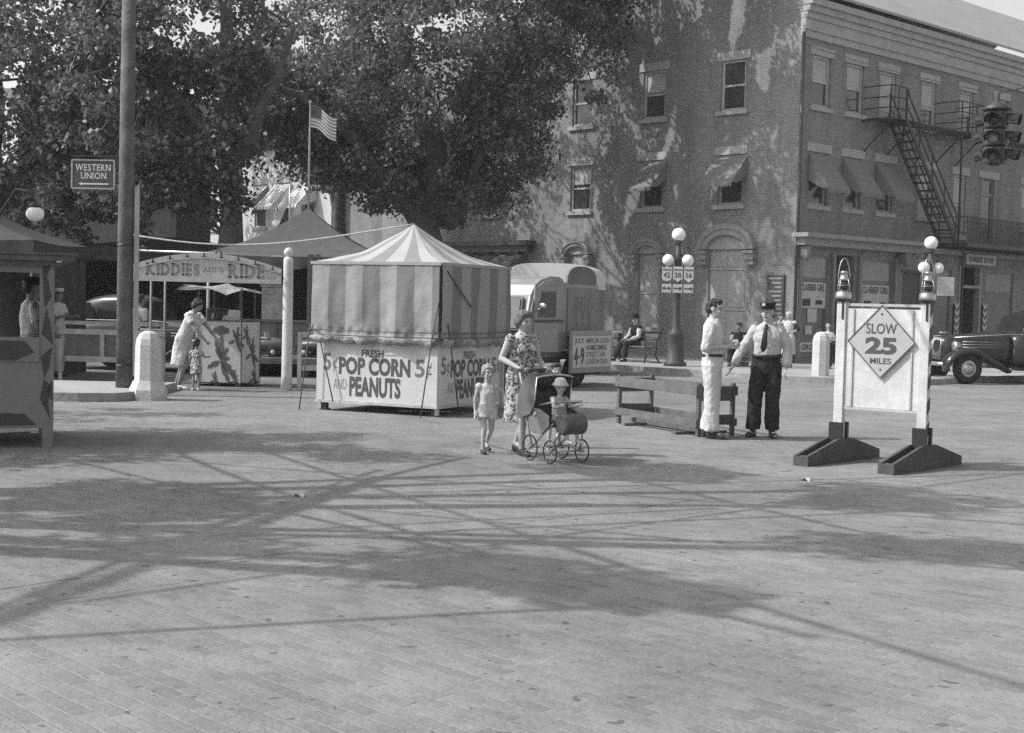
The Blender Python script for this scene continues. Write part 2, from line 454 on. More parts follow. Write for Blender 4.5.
# pavement round the brick corner building, its street corner rounded off
SW = 6.6
kc = CORNER + NL*SW + NR*SW
rad = 2.6
cc = kc - NL*rad - NR*rad
arc = []
for i in range(13):
    a = i/12*math.pi/2
    arc.append(cc + NL*rad*math.cos(a) + NR*rad*math.sin(a))
farL = CORNER+NL*SW+DL*60; farR = CORNER+NR*SW+DR*45
outline = [farL]+arc+[farR, CORNER+DR*45-NR*1, CORNER+DL*60-NL*1-NR*0]
sidewalk([(p.x, p.y) for p in [farL]+arc+[farR]+[CORNER+DR*45+NL*0, CORNER, CORNER+DL*60]])
kerb_line([farL]+arc+[farR])
# pavement at the utility pole
lw = [(-40, 21.5), (-6.6, 21.45), (-6.2, 21.6), (-6.02, 22.0), (-6.02, 24.5), (-40, 24.5)]
sidewalk(lw)
kerb_line([(-40, 21.5), (-6.6, 21.45), (-6.2, 21.6), (-6.02, 22.0), (-6.02, 24.5)])

# ================================================================ THE BRICK CORNER BUILDING
M_BRICK = brick_mat('wall_brick', 0.20, 0.27, 0.215, 0.074, 0.010, 'wall', var=0.15, bump=0.45, patch=0.16, patch_scale=0.5)
M_STONE = mat('pale_stone', 0.36, 0.8, 0.15, 3.0, 0.2)
M_WOODW = mat('old_white_paint', 0.42, 0.6, 0.2, 4.0, 0.15)
M_TRIM = mat('grey_trim_paint', 0.26, 0.6, 0.15, 3.0, 0.15)
M_DTRIM = mat('dark_trim_paint', 0.06, 0.5, 0.2, 3.0)
M_GLASS = glass_mat('window_glass', 0.05, 0.10)
M_BLIND = mat('window_blind', 0.42, 0.8, 0.12, 2.0)
M_AWN = stripe_mat('awning_cloth', 0.195, 0.205, 0.07, axis=1, var=0.15)
M_IRON = mat('black_iron', 0.03, 0.55, 0.3, 8.0)
M_ROOF = mat('roof_sheet', 0.30, 0.6, 0.12, 0.8, 0.2)
M_BOARD = mat('boarded_door_paint', 0.33, 0.6, 0.12, 2.0, 0.15)
EAVE = 10.0
TH = math.atan2(DR.y, DR.x)
bld = empty('corner_building', CORNER, TH, 'three storey brick corner building with awnings, iron fire escape and gabled roof behind the bollard', 'building')
# local frame: x along the shop front (right), y along the long side wall (left, receding); corner at the origin
def wall_cells(mb, axis, L, z0, z1, opens, depth, top=None):
    """axis 'x': plane y=0 facing -y; axis 'y': plane x=0 facing -x; opens: (a0, a1, z0, z1)"""
    A = sorted({0, L}|{o[0] for o in opens}|{o[1] for o in opens}); Z = sorted({z0, z1}|{o[2] for o in opens}|{o[3] for o in opens})
    P = (lambda a, d, z: (a, d, z)) if axis == 'x' else (lambda a, d, z: (d, a, z))
    for a0, a1 in zip(A, A[1:]):
        for b0, b1 in zip(Z, Z[1:]):
            ca, cz = (a0+a1)/2, (b0+b1)/2
            if any(o[0] < ca < o[1] and o[2] < cz < o[3] for o in opens): continue
            mb.poly([P(a0, 0, b0), P(a1, 0, b0), P(a1, 0, b1), P(a0, 0, b1)])
    for (a0, a1, b0, b1) in opens:
        for q in (((a0, b0), (a1, b0)), ((a1, b0), (a1, b1)), ((a1, b1), (a0, b1)), ((a0, b1), (a0, b0))):
            (p, r), (s_, t) = q
            mb.poly([P(p, 0, r), P(s_, 0, t), P(s_, depth, t), P(p, depth, r)])
XW3 = [.95, 2.70, 4.50, 6.9, 9.3, 11.6, 13.8, 16.0, 18.2]
YW = [2.43, 5.5, 8.58, 12.9, 16.5]
HW = 0.45
op_r = [(x-HW, x+HW, 7.5, 8.95) for x in XW3]
op_r += [(x-HW, x+HW, 4.68, 6.2) for x in XW3[:4]] + [(8.65, 9.45, 4.2, 6.2)] + [(10.45, 11.45, 3.95, 6.2)] + [(x-HW, x+HW, 4.68, 6.2) for x in XW3[6:]]
shop_r = [(0.20, 1.65, 0.75, 3.25), (1.95, 3.0, 0.12, 3.3), (3.40, 5.1, 0.75, 3.25), (5.7, 6.8, 0.9, 2.9), (7.4, 8.75, 0.8, 3.1), (9.3, 10.6, 0.12, 3.2), (11.0, 13.0, 0.7, 3.1)]
op_l = [(y-HW, y+HW, 7.5, 8.98) for y in YW]+[(y-HW, y+HW, 4.72, 6.2) for y in YW]
door_l = [(1.72, 3.14, 0.12, 3.5), (5.05, 5.95, 1.0, 3.4), (8.15, 9.05, 1.0, 3.4)]
w = MB()
wall_cells(w, 'x', 26, 0.0, EAVE, op_r+shop_r, 0.18)
wall_cells(w, 'y', 19, 0.0, EAVE, op_l+door_l, 0.18)
# gable above the side wall, back and far walls
RIDGE_Y, RISE = 6.5, 4.2
w.poly([(0, 0, EAVE), (0, 2*RIDGE_Y, EAVE), (0, 2*RIDGE_Y, EAVE+.45), (0, RIDGE_Y, EAVE+RISE+.36), (0, 0, EAVE+.50)])
w.poly([(0, 2*RIDGE_Y, EAVE), (0, 19, EAVE), (0, 19, EAVE+.44), (0, 2*RIDGE_Y, EAVE+.44)])
w.poly([(26, 0, 0), (26, 19, 0), (26, 19, EAVE), (26, 0, EAVE)])
w.poly([(0, 19, 0), (26, 19, 0), (26, 19, EAVE+.6), (0, 19, EAVE+.6)])
part('wall', w, M_BRICK, bld)
r = MB()
ey = -0.45
k = RISE/RIDGE_Y
r.prism([(-.25, ey, EAVE+.62+ey*k*0.3), (26.2, ey, EAVE+.62+ey*k*0.3), (26.2, RIDGE_Y, EAVE+RISE+.35), (-.25, RIDGE_Y, EAVE+RISE+.35)], (0, 0, .08))
r.prism([(-.25, RIDGE_Y+.003, EAVE+RISE+.35), (26.2, RIDGE_Y+.003, EAVE+RISE+.35), (26.2, 2*RIDGE_Y+.4, EAVE+.4), (-.25, 2*RIDGE_Y+.4, EAVE+.4)], (0, 0, .08))
r.poly([(0, 13.4, EAVE+.55), (26, 13.4, EAVE+.55), (26, 19, EAVE+.5), (0, 19, EAVE+.5)])
part('roof', r, M_ROOF, bld)
c = MB()
for (z0, z1, d) in ((EAVE-.62, EAVE-.42, .07), (EAVE-.42, EAVE-.1, .12), (EAVE-.1, EAVE+.08, .18), (EAVE+.08, EAVE+.26, .26), (EAVE+.26, EAVE+.44, .36)):
    c.span((-.05-d*.2, -d, z0), (26, .05, z1-.003))
part('cornice', c, M_STONE, bld)
def pane_tree(axis, mid, z0, z1, blind=0.5, parent=bld, name='window', inset=0.09, hw=HW):
    """sash window: frame, sashes, glass, blind, lintel and sill"""
    ff = MB(); ax = axis == 'x'
    def S(a0, a1, d0, d1, b0, b1, mb):
        if ax: mb.span((a0, d0, b0), (a1, d1, b1))
        else: mb.span((d0, a0, b0), (d1, a1, b1))
    a0, a1 = mid-hw, mid+hw
    for (p, q) in ((a0, a0+.07), (a1-.07, a1)): S(p, q, inset-.03, inset+.05, z0, z1, ff)
    for (p, q) in ((z0, z0+.07), (z1-.07, z1)): S(a0+.071, a1-.071, inset-.03, inset+.05, p, q, ff)
    zm = (z0+z1)/2
    S(a0+.072, a1-.072, inset-.015, inset+.045, zm-.03, zm+.03, ff)
    f = part(name, ff, M_WOODW, parent)
    gl = MB(); S(a0+.07, a1-.07, inset+.03, inset+.04, z0+.07, z1-.07, gl); part('pane', gl, M_GLASS, f)
    if blind:
        b = MB(); zb = z1-.07-(z1-z0-.14)*blind; S(a0+.08, a1-.08, inset+.012, inset+.02, zb, z1-.08, b); part('blind', b, M_BLIND, f)
    l = MB(); S(a0-.16, a1+.16, -.035, .06, z1+.003, z1+.25, l); part('lintel', l, M_STONE, f)
    s = MB(); S(a0-.12, a1+.12, -.09, .12, z0-.13, z0-.003, s); part('sill', s, M_STONE, f)
    return f
def awning(axis, mid, z1, z0, out, hw=0.62, parent=bld, m=M_AWN, scal=True):
    """sloping cloth awning with side cheeks and a scalloped edge"""
    P = (lambda a, d, z: (a, -d, z)) if axis == 'x' else (lambda a, d, z: (-d, a, z))
    a = MB(); n = 14
    def top(u, v):
        d = out*v; sag = .03*math.sin(math.pi*v)*(1-.3*math.cos(u*12))
        return P(mid-hw+2*hw*u, .03+d, z1+(z0-z1)*v-sag)
    a.grid(top, n, 6)
    for s in (-hw, hw):
        a.poly([P(mid+s, .03, z1), P(mid+s, .03+out, z0), P(mid+s, .03+out*.6, z0+.02), P(mid+s, .03, z0+.25)])
    for i in range(n):
        u0, u1 = mid-hw+2*hw*i/n, mid-hw+2*hw*(i+1)/n; um = (u0+u1)/2
        a.poly([P(u0, .031+out, z0), P(u1, .031+out, z0), P(u1, .031+out, z0-.07), P(um, .031+out, z0-.14), P(u0, .031+out, z0-.07)])
    return part('awning', a, m, parent)
for i, x in enumerate(XW3):
    pane_tree('x', x, 7.5, 8.95, (.5, .5, .85, .6, .55, .5, .4, .5, .6)[i])
for i, x in enumerate(XW3[:4]+XW3[6:]):
    pane_tree('x', x, 4.68, 6.2, 0.0 if i < 3 else .5)
pane_tree('x', 9.05, 4.2, 6.2, .45, hw=.40)
for i, x in enumerate(XW3[:3]): awning('x', x, 6.15, 5.12, .72, hw=.54)
for i, y in enumerate(YW):
    pane_tree('y', y, 7.5, 8.98, (0.0, .45, 0, 0, .5)[i]); pane_tree('y', y, 4.72, 6.2, (0, 0, .4, 0, 0)[i])
for y in YW[:2]: awning('y', y, 6.12, 5.3, .72)
awning('y', YW[3], 6.12, 5.6, .5)
# arched door and two boarded windows in the side wall
def arch_open(y0, y1, z0, z1, band, rise, door):
    mid = (y0+y1)/2; hw = (y1-y0)/2
    ff = MB()
    pts_o, pts_i = [], []
    for i in range(17):
        a = math.pi*i/16
        pts_o.append((mid-math.cos(a)*(hw+band), z1-.1+math.sin(a)*(rise+band)))
        pts_i.append((mid-math.cos(a)*(hw+.02), z1-.1+math.sin(a)*rise))
    for i in range(16):
        q = [pts_o[i], pts_o[i+1], pts_i[i+1], pts_i[i]]
        ff.prism([(-.17, a, b) for a, b in q], (.169, 0, 0))
        m2 = [((p[0]*.55+r_[0]*.45), (p[1]*.55+r_[1]*.45)) for p, r_ in zip((pts_o[i], pts_o[i+1]), (pts_i[i], pts_i[i+1]))]
        ff.prism([(-.21, *pts_o[i]), (-.21, *pts_o[i+1]), (-.21, *m2[1]), (-.21, *m2[0])], (.038, 0, 0))
    for s in (-1, 1):
        y = mid+s*(hw+band*.5)
        ff.box((-.11, y, z1-.28), (.2, band*1.05, .28)); ff.box((-.14, y, z1-.2), (.25, band*1.15, .07)); ff.box((-.09, y, z1-.5), (.15, band*.9, .12))
    fo = part('door_surround' if door else 'window_surround', ff, M_TRIM, bld)
    ty = MB()                                                   # tympanum and panelled boards
    ty.prism([(-.04, a, b) for a, b in pts_i], (.035, 0, 0))
    ty.span((.06, y0+.005, z0), (.10, y1-.005, z1))
    for (b0, b1) in ((z0+.15, z0+(z1-z0)*.42), (z0+(z1-z0)*.46, z1-.75 if door else z1-.15), (z1-.62, z1-.1))[:3 if door else 2]:
        for (p, q) in (((y0+.1, mid-.05), (mid+.05, y1-.1)) if hw > .5 else ((y0+.1, y1-.1),)):
            ty.span((.045, p, b0), (.06, q, b1), )
    ty.span((.03, y0+.01, z1-.72), (.065, y1-.01, z1-.66)) if door else None
    ty.span((.03, y0+.01, z0+(z1-z0)*.43), (.07, y1-.01, z0+(z1-z0)*.45))
    part('door' if door else 'boarded_panel', ty, M_BOARD, fo)
    if not door:
        s = MB(); s.span((-.1, y0-.15, z0-.14), (.1, y1+.15, z0-.003)); part('sill', s, M_TRIM, fo)
arch_open(1.72, 3.14, 0.13, 3.5, .34, .42, True)
arch_open(5.05, 5.95, 1.0, 3.4, .2, .26, False)
arch_open(8.15, 9.05, 1.0, 3.4, .2, .26, False)
# ledge and rolled awning far along the side wall
l = MB(); l.span((-.45, 10.6, 3.62), (-.003, 15.2, 3.78)); l.span((-.32, 10.7, 3.4), (-.003, 15.1, 3.62)); part('shop_ledge', l, M_DTRIM, bld)
a = MB()
def roll(u, v):
    y = 11.0+3.9*u
    return (-.1-1.5*v, y, 3.35-.95*v+.10*math.sin(u*9+v*7)*v*(1-.5*v)+.05*math.sin(u*31))
a.grid(roll, 24, 8, thick=.03); part('awning', a, cloth('grey_canvas', .2), bld)
ww = MB(); ww.span((-.02, 11.0, .3), (.05, 14.8, 2.6)); part('shop_window', ww, M_GLASS, bld)
# shop front on the right: ledge, posts, windows, doors
M_SHOPW = mat('shopfront_paint', 0.17, 0.55, 0.2, 3.0)
s = MB()
s.span((-.25, -.55, 3.72), (6.3, -.003, 3.84)); s.span((-.1, -.34, 3.5), (6.25, -.003, 3.72))
s.span((6.3, -.22, 3.55), (15, -.003, 3.72))
part('shop_ledge', s, M_TRIM, bld)
for x in (.10, 5.4):
    s = MB(); s.box((x, -.2, 3.32), (.2, .36, .34), bevel=.05); s.ball((x, -.3, 3.2), (.1, .12, .14)); part('bracket', s, M_SHOPW, bld)
for x in (.11, 1.80, 3.2, 5.2): s = MB(); s.box((x, -.05, 1.72), (.14, .12, 3.2)); part('shopfront_post', s, M_SHOPW, bld)
for (x0, x1) in ((.20, 1.65), (3.40, 5.1), (7.4, 8.75), (11, 13)): s = MB(); s.span((x0, -.03, .3), (x1, .04, .74)); s.span((x0+.1, -.05, .42), (x1-.1, -.031, .66)); part('stall_riser', s, M_SHOPW, bld)
for (x0, x1, z0, z1) in ((.20, 1.65, .75, 3.25), (3.40, 5.1, .75, 3.25), (7.4, 8.75, .8, 3.1), (11, 13, .7, 3.1)):
    f = MB(); f.span((x0, .03, z0), (x0+.06, .1, z1)); f.span((x1-.06, .03, z0), (x1, .1, z1)); f.span((x0+.061, .03, z0), (x1-.061, .1, z0+.06)); f.span((x0+.061, .03, z1-.06), (x1-.061, .1, z1)); f.span((x0+.061, .035, z1-.75), (x1-.061, .09, z1-.69))
    fo = part('shop_window', f, M_SHOPW, bld)
    q = MB(); q.span((x0+.06, .06, z0+.06), (x1-.06, .07, z1-.06)); part('pane', q, mat('shop_glass', .10, .12, .5, .9, spec=.6), fo)
    t = MB(); t.span((x0+.1, .045, z1-.66), (x1-.1, .052, z1-.08)); part('shade', t, mat('shop_shade', .30, .8, .1, 2), fo)
M_PAPER = mat('poster_paper', .46, .8, .1, 3.0); M_INK = mat('black_ink', .05, .7, .2, 4.0)
FR = Matrix.Identity(4)
def shop_poster(x0, x1, z0, z1, txt, parent, y=.04):
    p = MB(); p.span((x0, y-.004, z0), (x1, y, z1))
    o = part('poster', p, M_PAPER, parent)
    q = MB()
    if txt:
        put_text(q, txt, (x0+.05, z0+(z1-z0)*.66, x1-.05, z1-.05), Matrix.Translation((0, y-.005, 0)), .02, ext=.004)
        q.span((x0+.15, y-.008, z0+.05), (x0+.55, y-.0045, z0+(z1-z0)*.35))
        q.span((x1-.5, y-.008, z0+.1), (x1-.15, y-.0045, z0+(z1-z0)*.3))
        part('lettering', q, M_INK, o)
shop_poster(.27, 1.58, 1.72, 2.46, 'CLABBER GIRL', bld); shop_poster(3.48, 5.02, 1.72, 2.46, 'CLABBER GIRL', bld)
shop_poster(.70, 1.17, 1.3, 1.7, '', bld); shop_poster(3.9, 4.4, 1.2, 1.6, '', bld); shop_poster(.60, .95, .95, 1.2, '', bld)
gs = MB(); gs.span((.25, -.062, .45), (1.58, -.052, .72)); go = part('shop_sign', gs, M_PAPER, bld)
q = MB(); put_text(q, 'GROCERY', (.32, .5, 1.5, .67), Matrix.Translation((0, -.062, 0)), .03, ext=.004); part('lettering', q, M_INK, go)
# recessed doors
for (x0, x1, z1, m) in ((1.95, 3.0, 3.3, M_SHOPW), (9.3, 10.6, 3.2, M_DTRIM)):
    d = MB(); d.span((x0, .9, .12), (x1, .95, z1)); d.span((x0-.05, .17, .12), (x0, .95, z1)); d.span((x1, .17, .12), (x1+.05, .95, z1)); d.span((x0, .17, z1), (x1, .95, z1+.05))
    d.span((x0+.2, .85, .14), (x0+.27, .899, 2.3)); d.span((x1-.27, .85, .14), (x1-.2, .899, 2.3)); d.span((x0+.271, .85, 2.22), (x1-.271, .899, 2.3)); d.span((x0+.271, .85, .14), (x1-.271, .899, .6))
    do = part('door', d, m, bld)
    gl = MB(); gl.span((x0+.272, .86, .62), (x1-.272, .87, 2.2)); part('pane', gl, M_GLASS, do)
f = MB(); f.span((9.2, -.04, .12), (9.34, .17, 3.25)); f.span((10.56, -.04, .12), (10.7, .17, 3.25)); f.span((9.341, -.04, 2.5), (10.559, .1, 2.6)); part('door_frame', f, mat('door_frame_paint', .28, .6, .15), bld)
q = MB(); q.span((5.7, .05, .9), (6.8, .1, 2.9)); q.span((5.62, -.02, .8), (6.88, .03, .9)); q.span((5.62, -.02, 2.9), (6.88, .03, 3.0)); part('shutter', q, M_DTRIM, bld)
# chevron barber boards beside the door
for x in (9.0, 10.88):
    b = MB(); b.box((x, -.06, 1.1), (.26, .06, 1.7)); bo = part('barber_board', b, M_DTRIM, bld)
    ch = MB()
    for i in range(7):
        z = .35+i*.24
        ch.prism([(x-.12, -.094, z+.14), (x, -.094, z), (x, -.094, z+.11), (x-.12, -.094, z+.25)], (0, .004, 0))
        ch.prism([(x+.001, -.094, z), (x+.12, -.094, z+.14), (x+.12, -.094, z+.25), (x+.001, -.094, z+.11)], (0, .004, 0))
    part('chevron', ch, mat('white_stripe_paint', .6, .6, .1), bo)
b = MB(); b.span((9.15, -.30, 3.28), (11.1, -.25, 3.62)); bo = part('shop_sign', b, M_WOODW, bld)
q = MB(); put_text(q, 'BARBER SHOP', (9.3, 3.36, 10.95, 3.54), Matrix.Translation((0, -.30, 0)), .03, ext=.004); part('lettering', q, M_INK, bo)
# downpipe at the corner and narrow notice board on the side wall
d = MB(); d.tube([(-.06, -.06, .12), (-.06, -.06, EAVE-.5)], .05, 8); part('downpipe', d, M_DTRIM, bld)
nb = MB(); nb.span((-.06, .35, 1.45), (-.003, .95, 2.65)); no = part('notice_board', nb, M_DTRIM, bld)
q = MB()
for i in range(9):
    z = 2.55-i*.125
    q.span((-.066, .43, z-.035), (-.061, .87-.1*((i*7) % 3), z+.015))
part('lettering', q, mat('faded_paint', .25, .7, .2), no)
# second floor door, balcony, fire escape
d = MB(); d.span((10.45, .1, 3.95), (11.45, .15, 6.2)); d.span((10.5, .05, 5.65), (11.4, .099, 5.72)); d.span((10.45, -.02, 3.95), (10.53, .099, 6.2)); d.span((11.37, -.02, 3.95), (11.45, .099, 6.2)); do = part('balcony_door', d, M_TRIM, bld)
gl = MB(); gl.span((10.6, .085, 4.1), (11.3, .095, 5.6)); gl.span((10.6, .085, 5.75), (11.3, .095, 6.12)); part('pane', gl, M_GLASS, do)
l = MB(); l.span((10.25, -.035, 6.22), (11.65, .05, 6.46)); part('lintel', l, M_STONE, do)
bal = MB(); bal.span((7.6, -1.15, 3.78), (15.5, -.003, 3.9)); bo = part('balcony', bal, M_DTRIM, bld)
rl = MB()
for i in range(66):
    x = 7.62+i*.12; rl.bar((x, -1.1, 3.9), (x, -1.1, 4.72), .02, .02)
for z in (4.72, 4.55, 4.05): rl.bar((7.6, -1.1, z), (15.5, -1.1, z), .03, .03)
for z in (4.72, 4.2): rl.bar((7.6, -1.1, z), (7.6, -.02, z), .03, .03)
part('railing', rl, M_IRON, bo)
FZ = 7.38; OUT = 0.95
fe = MB()
def platform(x0, x1):
    for i in range(9): fe.bar((x0, -.06-OUT/9*i-.05, FZ), (x1, -.06-OUT/9*i-.05, FZ), .05, .03)
    for p in ((x0, -.02), (x1, -.02)): fe.bar((p[0], 0, FZ-.04), (p[0], -OUT-.05, FZ-.04), .05, .06)
    for x in (x0+.1, x1-.1): fe.bar((x, -OUT, FZ-.05), (x, -.02, FZ-.95), .035, .035)
def rail(x0, x1, y, n=5):
    for i in range(n+1):
        x = x0+(x1-x0)*i/n; fe.bar((x, y, FZ), (x, y, FZ+.95), .03, .03)
    for z in (.95, .62, .3): fe.bar((x0, y, FZ+z), (x1, y, FZ+z), .03, .03)
platform(3.15, 4.6); platform(7.3, 8.7)
rail(3.15, 4.0, -OUT, 2); rail(7.3, 8.7, -OUT, 3)
for x in (3.15, 7.3, 8.7): 
    for z in (.95, .62, .3): fe.bar((x, -OUT, FZ+z), (x, -.02, FZ+z), .03, .03)
# lattice walkway between and beyond the platforms
for (a0, a1) in ((4.6, 7.3), (8.7, 13.0)):
    fe.bar((a0, -OUT, FZ-.02), (a1, -OUT, FZ-.02), .04, .04); fe.bar((a0, -OUT, FZ-.38), (a1, -OUT, FZ-.38), .04, .04)
    fe.bar((a0, -.35, FZ-.02), (a1, -.35, FZ-.02), .04, .04)
    n = int((a1-a0)/.3)
    for i in range(n):
        x = a0+(a1-a0)*i/n; x2 = a0+(a1-a0)*(i+1)/n
        fe.bar((x, -OUT, FZ-.38), (x2, -OUT, FZ-.02), .025, .025); fe.bar((x, -OUT, FZ-.02), (x2, -OUT, FZ-.38), .025, .025)
        fe.bar((x, -OUT, FZ-.01), (x, -.35, FZ-.01), .03, .03)
fo = part('fire_escape', fe, M_IRON, bld)
st = MB()
s0, s1 = Vector((4.0, -OUT+.05, FZ)), Vector((7.15, -OUT+.05, 3.92))
for y in (-OUT-.02, -OUT+.55):
    a = Vector((s0.x, y, s0.z)); b = Vector((s1.x, y, s1.z)); st.bar(a, b, .04, .14)
    st.bar(a+Vector((0, 0, .85)), b+Vector((0, 0, .85)), .035, .035); st.bar(a+Vector((0, 0, .45)), b+Vector((0, 0, .45)), .03, .03)
    for i in range(5):
        q = a.lerp(b, i/4); st.bar(q, q+Vector((0, 0, .85)), .03, .03)
for i in range(15):
    q = s0.lerp(s1, (i+.5)/15); st.box((q.x, -OUT+.265, q.z), (.24, .56, .035))
part('stair', st, M_IRON, fo)
st = MB(); st.tube([(3.95, -OUT, FZ+.95), (4.03, -OUT, FZ+.93), (4.15, -OUT-.02, FZ+.75)], .02, 6); st.bar((7.35, -OUT, 3.9), (7.35, -OUT, FZ), .05, .05); st.bar((7.7, -.95, 3.78), (7.7, -.95, .12), .06, .06)
part('pole', st, M_IRON, fo)

# ================================================================ NEIGHBOUR BUILDINGS ALONG THE SIDE STREET
def block(name, label, origin, rz, wx, wy, h, m, wins, top=.3, roofm=M_ROOF, aw=None, wm=M_WOODW):
    """building box; local x=0 plane (facing -x) and y=0 plane (facing -y) carry windows: (face, mid, z0, z1, hw)"""
    b = empty(name, origin, rz, label, 'building')
    w = MB()
    ox = [(a-hw, a+hw, z0, z1) for (f, a, z0, z1, hw) in wins if f == 'x']; oy = [(a-hw, a+hw, z0, z1) for (f, a, z0, z1, hw) in wins if f == 'y']
    wall_cells(w, 'x', wx, 0, h, ox, .2); wall_cells(w, 'y', wy, 0, h, oy, .2)
    w.poly([(wx, 0, 0), (wx, wy, 0), (wx, wy, h), (wx, 0, h)]); w.poly([(0, wy, 0), (wx, wy, 0), (wx, wy, h), (0, wy, h)])
    part('wall', w, m, b)
    r = MB(); r.span((-.45, -.45, h), (wx+.2, wy+.2, h+top)); r.span((-.2, -.2, h-.35), (wx, wy, h-.003)); part('roof', r, roofm, b)
    for (f, a, z0, z1, hw) in wins: pane_tree(f, a, z0, z1, .3, b, hw=hw)
    return b
M_STUCCO = mat('pale_stucco', .46, .85, .12, .8, .2)
M_GREYB = brick_mat('grey_brick', .19, .17, .22, .075, .01, 'wall', var=.1, bump=.3)
b2 = block('brick_store_building', 'plain grey brick building glimpsed under the big elm beside the corner building', CORNER+DL*19.05+DR*.6, TH, 12, 3.1, 8.6, M_GREYB,
           [('y', 1.5, 1.0, 2.9, .5)])
b3 = block('stucco_building', 'pale stucco two storey building with striped window awnings behind the grey tent', CORNER+DL*22.3, TH, 12, 14, 8.2, M_STUCCO,
           [('y', y, 4.6, 6.4, .42) for y in (1.6, 3.35, 5.1, 7.0, 8.9, 10.8)]+[('y', y, 1.0, 2.9, .5) for y in (1.6, 3.4, 5.2, 8, 10)], roofm=mat('dark_eave', .12, .8, .2, 2))
M_AWS = stripe_mat('striped_awning', .30, .62, .12, axis=1)
for y in (1.6, 3.35, 5.1): awning('y', y, 6.35, 5.35, 1.0, parent=b3, m=M_AWS)
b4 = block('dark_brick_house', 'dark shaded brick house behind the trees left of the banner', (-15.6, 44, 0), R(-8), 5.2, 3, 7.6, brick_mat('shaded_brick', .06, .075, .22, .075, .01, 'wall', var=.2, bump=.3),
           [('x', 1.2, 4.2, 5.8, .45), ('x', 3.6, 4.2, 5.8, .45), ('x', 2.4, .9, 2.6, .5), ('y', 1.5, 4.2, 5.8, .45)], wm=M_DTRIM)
b5 = block('far_hall_building', 'pale distant building glimpsed between the dark trees at the street lamp globe', (-32, 62, 0), R(4), 16, 10, 7.0, mat('far_wall', .34, .85, .12, 1),
           [('x', x, 3.8, 5.6, .5) for x in (2, 5, 8, 11, 14)]+[('x', x, .9, 2.6, .5) for x in (2, 5, 8, 11, 14)])
# ================================================================ TREES
def np_mesh(name, verts, quads):
    me = bpy.data.meshes.new(name)
    me.vertices.add(len(verts)); me.vertices.foreach_set('co', verts.astype(np.float32).ravel())
    me.loops.add(quads.size); me.loops.foreach_set('vertex_index', quads.astype(np.int32).ravel())
    me.polygons.add(len(quads)); me.polygons.foreach_set('loop_start', np.arange(0, quads.size, 4, dtype=np.int32))
    me.update(calc_edges=True); me.validate()
    return me
def leaves(centers, n, spread, size, droop=0.3, rng=RNG):
    """n leaves round every clump centre; each a small folded blade"""
    N = len(centers)*n
    c = np.repeat(centers, n, axis=0)
    sp = np.repeat(rng.uniform(.6, 1.3, (len(centers), 1)), n, axis=0)*spread
    off = rng.normal(0, 1, (N, 3)); off /= (np.linalg.norm(off, axis=1, keepdims=True)+1e-6); off *= rng.random((N, 1))**(1/2.2)
    p = c+off*sp*np.array([1, 1, .75])
    p[:, 2] -= droop*np.abs(off[:, 0])*sp[:, 0]
    ax = rng.normal(0, 1, (N, 3)); ax[:, 2] -= .5; ax /= np.linalg.norm(ax, axis=1, keepdims=True)
    t = rng.normal(0, 1, (N, 3)); b = np.cross(ax, t); b /= (np.linalg.norm(b, axis=1, keepdims=True)+1e-6)
    s = size*rng.uniform(.6, 1.35, (N, 1)); L = ax*s; W = b*s*.36
    v = np.stack([p-L*.5, p+W-L*.05, p+L*.5, p-W-L*.05], axis=1).reshape(-1, 3)
    q = np.arange(N*4).reshape(-1, 4)
    return v, q
M_BARK = mat('tree_bark', .09, .95, .4, 5, .9, 12)
M_LEAF = leaf_mat('elm_leaves', .135)
M_LEAF2 = leaf_mat('maple_leaves', .125)
